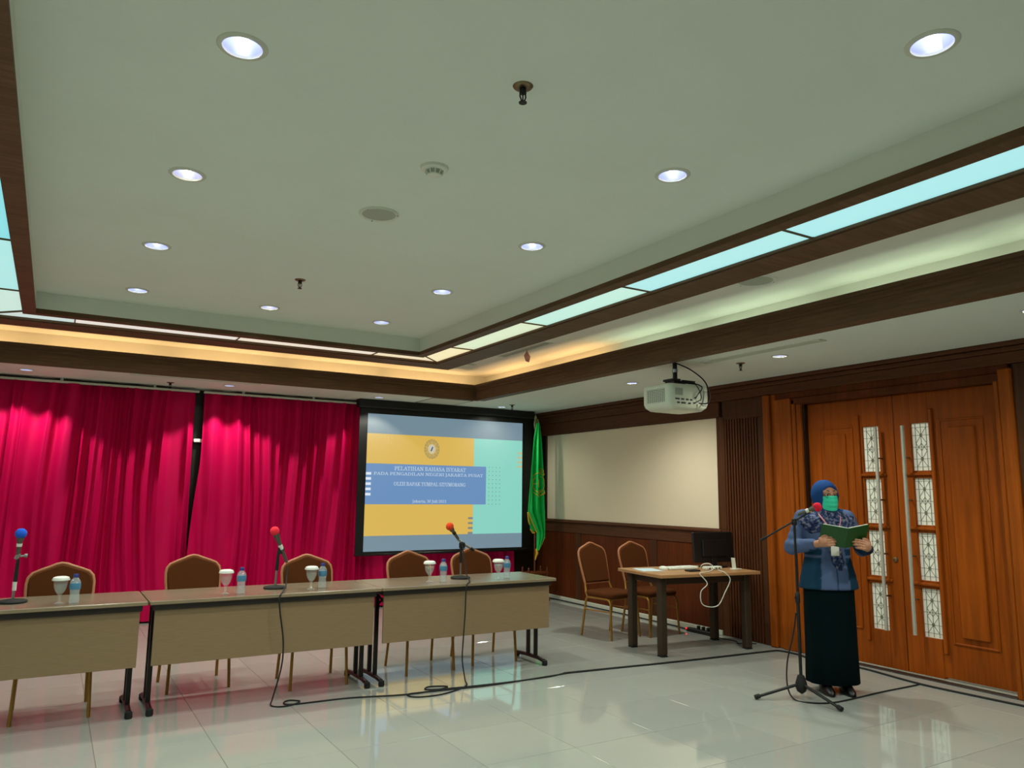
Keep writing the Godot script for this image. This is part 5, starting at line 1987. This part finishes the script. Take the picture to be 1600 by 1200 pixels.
func build_person() -> void:
	var at := Vector3(5.18, 0, -3.86)
	var yaw := -0.58
	var t := thing("person", "person in blue headscarf, green mask and long dark skirt reading at microphone", "person", at, yaw)
	# joints
	var shR := Vector3(-0.165, 1.285, -0.02)
	var elR := Vector3(-0.265, 1.065, 0.0)
	var wrR := Vector3(-0.165, 1.095, 0.2)
	var shL := Vector3(0.165, 1.285, -0.02)
	var elL := Vector3(0.26, 1.06, 0.03)
	var wrL := Vector3(0.215, 1.07, 0.22)
	var yawH := 0.16
	var head := Vector3(0.0, 1.455, 0.025)
	var hb := Basis(Vector3.UP, yawH)
	# ---- body: one mesh, head and hands on finer grids
	var head_f := func(p: Vector3) -> float:
		var q: Vector3 = hb.inverse() * (p - head)
		var d := ell_d(q, Vector3(0, 0.03, -0.012), Vector3(0.074, 0.085, 0.092))
		d = smin(d, ell_d(q, Vector3(0, -0.03, 0.02), Vector3(0.06, 0.08, 0.068)), 0.04)
		d = smin(d, cap_d(q, Vector3(0, 0.018, 0.086), Vector3(0, -0.022, 0.1), 0.008, 0.013), 0.018)   # nose
		d = smin(d, cap_d(q, Vector3(-0.045, 0.034, 0.066), Vector3(0.045, 0.034, 0.066), 0.012, 0.012), 0.02)  # brow
		for s in [-1.0, 1.0]:
			var e := ell_d(q, Vector3(s * 0.031, 0.012, 0.088), Vector3(0.017, 0.011, 0.012))
			d = maxf(d, -e)
			d = smin(d, ell_d(q, Vector3(s * 0.075, 0.0, -0.01), Vector3(0.008, 0.028, 0.016)), 0.01)  # ears
		d = smin(d, cap_d(q, Vector3(-0.018, -0.06, 0.08), Vector3(0.018, -0.06, 0.08), 0.008, 0.008), 0.015)  # mouth
		d = smin(d, cap_d(p, Vector3(0, 1.39, 0.0), Vector3(0, 1.29, -0.02), 0.05, 0.055), 0.03)
		return d
	var bones := [[Vector3(0, 1.28, -0.02), Vector3(0, 1.12, 0.0), 0.11, 0.115], [Vector3(0, 1.12, 0.0), Vector3(0, 0.9, -0.01), 0.11, 0.125],
		[Vector3(-0.05, 1.29, -0.02), shR, 0.05, 0.045], [Vector3(0.05, 1.29, -0.02), shL, 0.05, 0.045], [shR, elR, 0.042, 0.036], [shL, elL, 0.042, 0.036], [elR, wrR, 0.035, 0.026], [elL, wrL, 0.035, 0.026],
		[Vector3(-0.08, 0.88, 0), Vector3(-0.075, 0.48, 0.01), 0.08, 0.055], [Vector3(0.08, 0.88, 0), Vector3(0.075, 0.48, 0.01), 0.08, 0.055], [Vector3(-0.075, 0.48, 0.01), Vector3(-0.07, 0.07, -0.02), 0.05, 0.034], [Vector3(0.075, 0.48, 0.01), Vector3(0.07, 0.07, -0.02), 0.05, 0.034]]
	var body_f := func(p: Vector3) -> float:
		var d := 9.0
		for b in bones:
			d = smin(d, cap_d(p, b[0], b[1], b[2], b[3]), 0.03)
		return d
	var hR := hand_bones(wrR, Vector3(-0.118, 1.118, 0.272), Vector3(0.86, 0.18, 0.25).normalized(), Vector3(-0.1, 0.95, -0.2).normalized(), Vector3(0.3, -0.05, -0.9).normalized())
	var hL := hand_bones(wrL, Vector3(0.185, 1.095, 0.292), Vector3(-0.86, 0.22, 0.2).normalized(), Vector3(0.1, 0.95, -0.2).normalized(), Vector3(-0.3, -0.05, -0.9).normalized())
	var hand := func(p: Vector3, B: Array) -> float:
		var d := 9.0
		for b in B:
			d = smin(d, cap_d(p, b[0], b[1], b[2], b[3]), 0.006)
		return d
	var st := S()
	nets(st, head_f, Vector3(-0.11, 1.29, -0.12), Vector3(0.11, 1.6, 0.16), 0.0045)
	nets(st, body_f, Vector3(-0.34, 0.02, -0.16), Vector3(0.34, 1.38, 0.3), 0.014)
	nets(st, func(p): return hand.call(p, hR), Vector3(-0.22, 1.03, 0.17), Vector3(0.04, 1.2, 0.4), 0.0035)
	nets(st, func(p): return hand.call(p, hL), Vector3(0.02, 1.0, 0.17), Vector3(0.28, 1.2, 0.4), 0.0035)
	part(st, "body", M.skin, t)
	# ---- face details
	var F := func(x: float, y: float, z: float) -> Vector3: return head + hb * Vector3(x, y, z)
	for s in [-1.0, 1.0]:
		st = S()
		lathe(st, [Vector2(0.0, -0.011), Vector2(0.0075, -0.008), Vector2(0.0105, 0.0), Vector2(0.0075, 0.008), Vector2(0.0, 0.011)], F.call(s * 0.031, 0.011, 0.074), 14)
		var ey := part(st, "eye", M.eye_white, t)
		st = S()
		lathe(st, [Vector2(0.0, 0.0025), Vector2(0.004, 0.002), Vector2(0.006, 0.0)], F.call(s * 0.031, 0.011, 0.0835), 12, hb * Basis(Vector3.RIGHT, PI / 2))
		part(st, "iris", M.eye, ey)
		st = S()
		tube(st, [F.call(s * 0.014, 0.040, 0.086), F.call(s * 0.03, 0.043, 0.081), F.call(s * 0.049, 0.036, 0.068)], [0.003, 0.0035, 0.002], 6)
		part(st, "eyebrow", M.brow, t)
	st = S()
	for s in [-1.0, 1.0]:
		var rim := []
		for k in 16:
			var a := TAU * k / 16.0
			rim.append(F.call(s * 0.032 + 0.025 * cos(a), 0.006 + 0.017 * sin(a), 0.103 - 0.006 * absf(cos(a))))
		tube(st, rim, 0.0014, 5, false, true)
		tube(st, [F.call(s * 0.056, 0.008, 0.098), F.call(s * 0.075, 0.008, 0.03)], 0.0014, 5)
	tube(st, [F.call(-0.007, 0.008, 0.105), F.call(0.007, 0.008, 0.105)], 0.0014, 5)
	part(st, "glasses", M.brow, t)
	# mask: a pleated shell over nose and chin
	st = S()
	st.set_smooth_group(1)
	var mk := func(u: float, v: float) -> Vector3:
		# u across -1..1, v up 0..1
		var a := u * 1.25
		var bulge := 0.018 * sin(PI * v) * (1.0 - u * u) + 0.004 * sin(v * 22.0) * (1.0 - u * u)
		var top: float = -0.004 + 0.008 * (1.0 - u * u)
		var bot: float = -0.112 + 0.03 * u * u
		var y := lerpf(bot, top, v)
		return F.call(0.073 * sin(a), y, 0.008 + (0.092 + bulge) * cos(a) + 0.012 * v * (1.0 - u * u))
	for j in 14:
		for i in 16:
			var a: Vector3 = mk.call(-1.0 + i / 8.0, j / 14.0)
			var b: Vector3 = mk.call(-1.0 + (i + 1) / 8.0, j / 14.0)
			var c: Vector3 = mk.call(-1.0 + (i + 1) / 8.0, (j + 1) / 14.0)
			var d: Vector3 = mk.call(-1.0 + i / 8.0, (j + 1) / 14.0)
			quad(st, a, b, c, d)
	part(st, "face_mask", M.mask, t)
	# ---- headscarf
	var pat := FastNoiseLite.new()
	pat.seed = 7
	pat.frequency = 34.0
	pat.fractal_octaves = 2
	var scarf_f := func(p: Vector3) -> float:
		var q: Vector3 = hb.inverse() * (p - head)
		var d := ell_d(q, Vector3(0, 0.022, -0.018), Vector3(0.093, 0.106, 0.112))
		d = smin(d, cap_d(q, Vector3(0, -0.03, -0.005), Vector3(0, -0.11, 0.0), 0.088, 0.085), 0.04)
		# open at the face
		var o := ell_d(q, Vector3(0, -0.012, 0.1), Vector3(0.064, 0.088, 0.085))
		d = maxf(d, -o)
		# folds under the chin, then the bib over chest and shoulders
		d = smin(d, cap_d(p, Vector3(0, 1.335, 0.02), Vector3(0, 1.27, 0.02), 0.075, 0.105), 0.03)
		var bib := ell_d(p, Vector3(0.0, 1.235, 0.055), Vector3(0.185, 0.105, 0.095))
		d = smin(d, bib, 0.04)
		d = smin(d, cap_d(p, Vector3(-0.12, 1.31, -0.02), Vector3(-0.17, 1.27, 0.0), 0.05, 0.055), 0.04)
		d = smin(d, cap_d(p, Vector3(0.12, 1.31, -0.02), Vector3(0.17, 1.27, 0.0), 0.05, 0.055), 0.04)
		d = smin(d, cap_d(p, Vector3(0.0, 1.17, 0.115), Vector3(0.03, 0.96, 0.125), 0.06, 0.04), 0.04)
		d = smin(d, cap_d(p, Vector3(0.03, 0.96, 0.125), Vector3(0.045, 0.915, 0.125), 0.035, 0.022), 0.02)
		d += 0.0035 * sin(p.x * 70.0 + p.y * 45.0) * clampf((1.36 - p.y) * 8.0, 0.0, 1.0)
		return d
	var scarf_c := func(p: Vector3) -> Color:
		var n := pat.get_noise_3d(p.x, p.y, p.z)
		var n2 := pat.get_noise_3d(p.x * 0.45 + 4.0, p.y * 0.45, p.z * 0.45)
		var c := Color(0.018, 0.062, 0.2)
		if p.y < 1.345 + 0.02 * n2:
			c = Color(0.03, 0.045, 0.11)
			if n > 0.12:
				c = Color(0.10, 0.13, 0.24)
			if n > 0.3:
				c = Color(0.2, 0.18, 0.21)
			if n < -0.3:
				c = Color(0.012, 0.016, 0.04)
		return c
	st = S()
	nets(st, scarf_f, Vector3(-0.25, 0.87, -0.16), Vector3(0.25, 1.6, 0.2), 0.0075, scarf_c)
	part(st, "headscarf", M.cloth_paint, t)
	# ---- jacket
	var prof := [[0.755, 0.222, 0.155], [0.85, 0.205, 0.15], [0.98, 0.172, 0.132], [1.04, 0.17, 0.13], [1.16, 0.182, 0.14], [1.26, 0.178, 0.12], [1.32, 0.14, 0.08], [1.36, 0.09, 0.06]]
	var jacket_f := func(p: Vector3) -> float:
		var y := clampf(p.y, 0.755, 1.36)
		var a := 0.1
		var b := 0.1
		for i in prof.size() - 1:
			if y >= prof[i][0] and y <= prof[i + 1][0]:
				var k: float = (y - prof[i][0]) / (prof[i + 1][0] - prof[i][0])
				a = lerpf(prof[i][1], prof[i + 1][1], k)
				b = lerpf(prof[i][2], prof[i + 1][2], k)
		var d := (Vector2(p.x / a, p.z / b).length() - 1.0) * b
		d = maxf(d, maxf(0.755 - p.y, p.y - 1.35))
		d = smin(d, cap_d(p, Vector3(-0.09, 1.30, -0.02), shR, 0.055, 0.062), 0.03)
		d = smin(d, cap_d(p, Vector3(0.09, 1.30, -0.02), shL, 0.055, 0.062), 0.03)
		var s := minf(smin(cap_d(p, shR, elR, 0.062, 0.056), cap_d(p, elR, elR.lerp(wrR, 0.9), 0.056, 0.047), 0.02), smin(cap_d(p, shL, elL, 0.062, 0.056), cap_d(p, elL, elL.lerp(wrL, 0.9), 0.056, 0.047), 0.02))
		d = smin(d, s, 0.025)
		d += 0.002 * sin(p.y * 90.0 + p.x * 40.0) * clampf((absf(p.x) - 0.17) * 12.0, 0.0, 1.0)
		return d
	var jacket_c := func(p: Vector3) -> Color:
		var slate := Color(0.085, 0.12, 0.235)
		var navy := Color(0.012, 0.045, 0.085)
		if absf(p.x) > 0.2 or p.y > 1.06:
			# cuff of the left arm is patterned dark
			if p.x > 0.15 and p.y < 1.13 and p.z > 0.1:
				return Color(0.03, 0.035, 0.07)
			if p.y > 1.0:
				return slate
		if p.y > 0.99 and p.y < 1.015:
			return slate
		var w := 0.085 + (1.0 - p.y) * 0.09
		if p.z > 0.0 and p.x > -w and p.x < w + 0.01:
			return slate if absf(p.x - 0.015) > 0.003 else navy
		return navy
	st = S()
	nets(st, jacket_f, Vector3(-0.36, 0.735, -0.18), Vector3(0.36, 1.38, 0.29), 0.0095, jacket_c)
	part(st, "jacket", M.cloth_paint, t)
	# ---- skirt
	st = S()
	var rings := []
	for e in [[0.07, 0.192, 0.15], [0.075, 0.196, 0.154], [0.3, 0.19, 0.15], [0.55, 0.188, 0.146], [0.75, 0.186, 0.138], [0.86, 0.18, 0.125]]:
		var ring := []
		for k in 48:
			var a := TAU * k / 48.0
			var f: float = 1.0 + (0.02 * sin(a * 7.0 + 0.5) + 0.012 * sin(a * 11.0)) * (1.0 - e[0])
			ring.append(Vector3(cos(a) * e[1] * f, e[0], -sin(a) * e[2] * f))
		rings.append(ring)
	loft(st, rings, true, 1)
	part(st, "skirt", M.skirt, t)
	for s in [-1.0, 1.0]:
		st = S()
		var R := func(rx: float, rz: float, y: float, z: float) -> Array: return ring_xz(rx, rz, y, 20, Vector3(s * 0.075, 0, z))
		loft(st, [R.call(0.038, 0.115, 0.0, 0.075), R.call(0.043, 0.122, 0.008, 0.075), R.call(0.042, 0.12, 0.03, 0.07), R.call(0.034, 0.09, 0.06, 0.045), R.call(0.03, 0.05, 0.085, 0.0)], true, 1)
		part(st, "shoe", M.shoe, t)
	# ---- lanyard and badge
	st = S()
	tube(st, smooth_path([Vector3(-0.085, 1.32, 0.095), Vector3(-0.06, 1.26, 0.152), Vector3(0.0, 1.15, 0.185)], 4), 0.0055, 6)
	tube(st, smooth_path([Vector3(0.075, 1.32, 0.095), Vector3(0.055, 1.26, 0.152), Vector3(0.0, 1.15, 0.185)], 4), 0.004, 6)
	tube(st, [Vector3(0.0, 1.15, 0.185), Vector3(-0.005, 1.09, 0.19)], 0.004, 6)
	var ly := part(st, "lanyard", M.lanyard, t)
	st = S()
	bx(st, Vector3(-0.01, 1.055, 0.192), Vector3(0.06, 0.08, 0.004), 0.002)
	part(st, "badge", M.paper, ly)

	# ---- the green folder she reads from
	var k := thing("green_folder", "open dark green folder held up by the person", "folder", at + Basis(Vector3.UP, yaw) * Vector3(0.03, 1.15, 0.315), yaw)
	var tilt := Basis(Vector3.RIGHT, 0.55)
	for s in [-1.0, 1.0]:
		var fb := tilt * Basis(Vector3.UP, s * 0.32)
		st = S()
		bx(st, fb * Vector3(s * 0.09, 0.0, 0.0), Vector3(0.18, 0.17, 0.004), 0.0015, fb)
		part(st, "cover", M.folder_green, k)
		st = S()
		bx(st, fb * Vector3(s * 0.088, 0.004, -0.005), Vector3(0.168, 0.168, 0.005), 0.001, fb)
		part(st, "pages", M.paper, k)


# ---------------------------------------------------------------- the scene
func _ready() -> void:
	# camera
	var cam := Camera3D.new()
	cam.name = "camera"
	add_child(cam)
	cam.transform = Transform3D(Basis(Vector3(0.856366, 0.010247, 0.516267), Vector3(-0.082832, 0.989582, 0.117758), Vector3(-0.509682, -0.143607, 0.848293)), Vector3(0, 1.45, 0))
	cam.fov = 53.849
	cam.near = 0.05
	cam.far = 60.0
	cam.current = true
	# a closed room: the light comes from its lamps
	var env := Environment.new()
	env.background_mode = Environment.BG_COLOR
	env.background_color = Color(0, 0, 0)
	env.tonemap_mode = Environment.TONE_MAPPER_LINEAR
	env.tonemap_exposure = 1.0
	env.sdfgi_enabled = true
	env.ssao_enabled = true
	env.ssil_enabled = true
	var we := WorldEnvironment.new()
	we.name = "environment"
	we.environment = env
	add_child(we)

	make_materials()
	build_ceiling()
	build_floor_walls()
	build_ceiling_lamps()
	door_leaf("door_1", "far leaf of the brown double door with four leaded panes", -1.0)
	door_leaf("door_2", "near leaf of the brown double door with four leaded panes", 1.0)
	curtain("wide red curtain left of the dark gap", -3.2, 1.365, 3, 0.10)
	curtain("wide red curtain right of the dark gap, running behind the screen", 1.455, 5.72, 12, 0.06)
	var wl := thing("window_latch", "small white latch showing in the dark curtain gap", "latch", Vector3(1.425, 2.03, -9.56))
	var st := S()
	bx(st, Vector3(0, 0, 0.02), Vector3(0.1, 0.04, 0.05), 0.006)
	part(st, "latch_body", M.white_plastic, wl)
	build_screen()
	build_flag()
	build_tables()
	build_desk()
	build_projector()
	build_ceiling_fittings()
	build_mic_stand()
	build_person()
	build_cables()
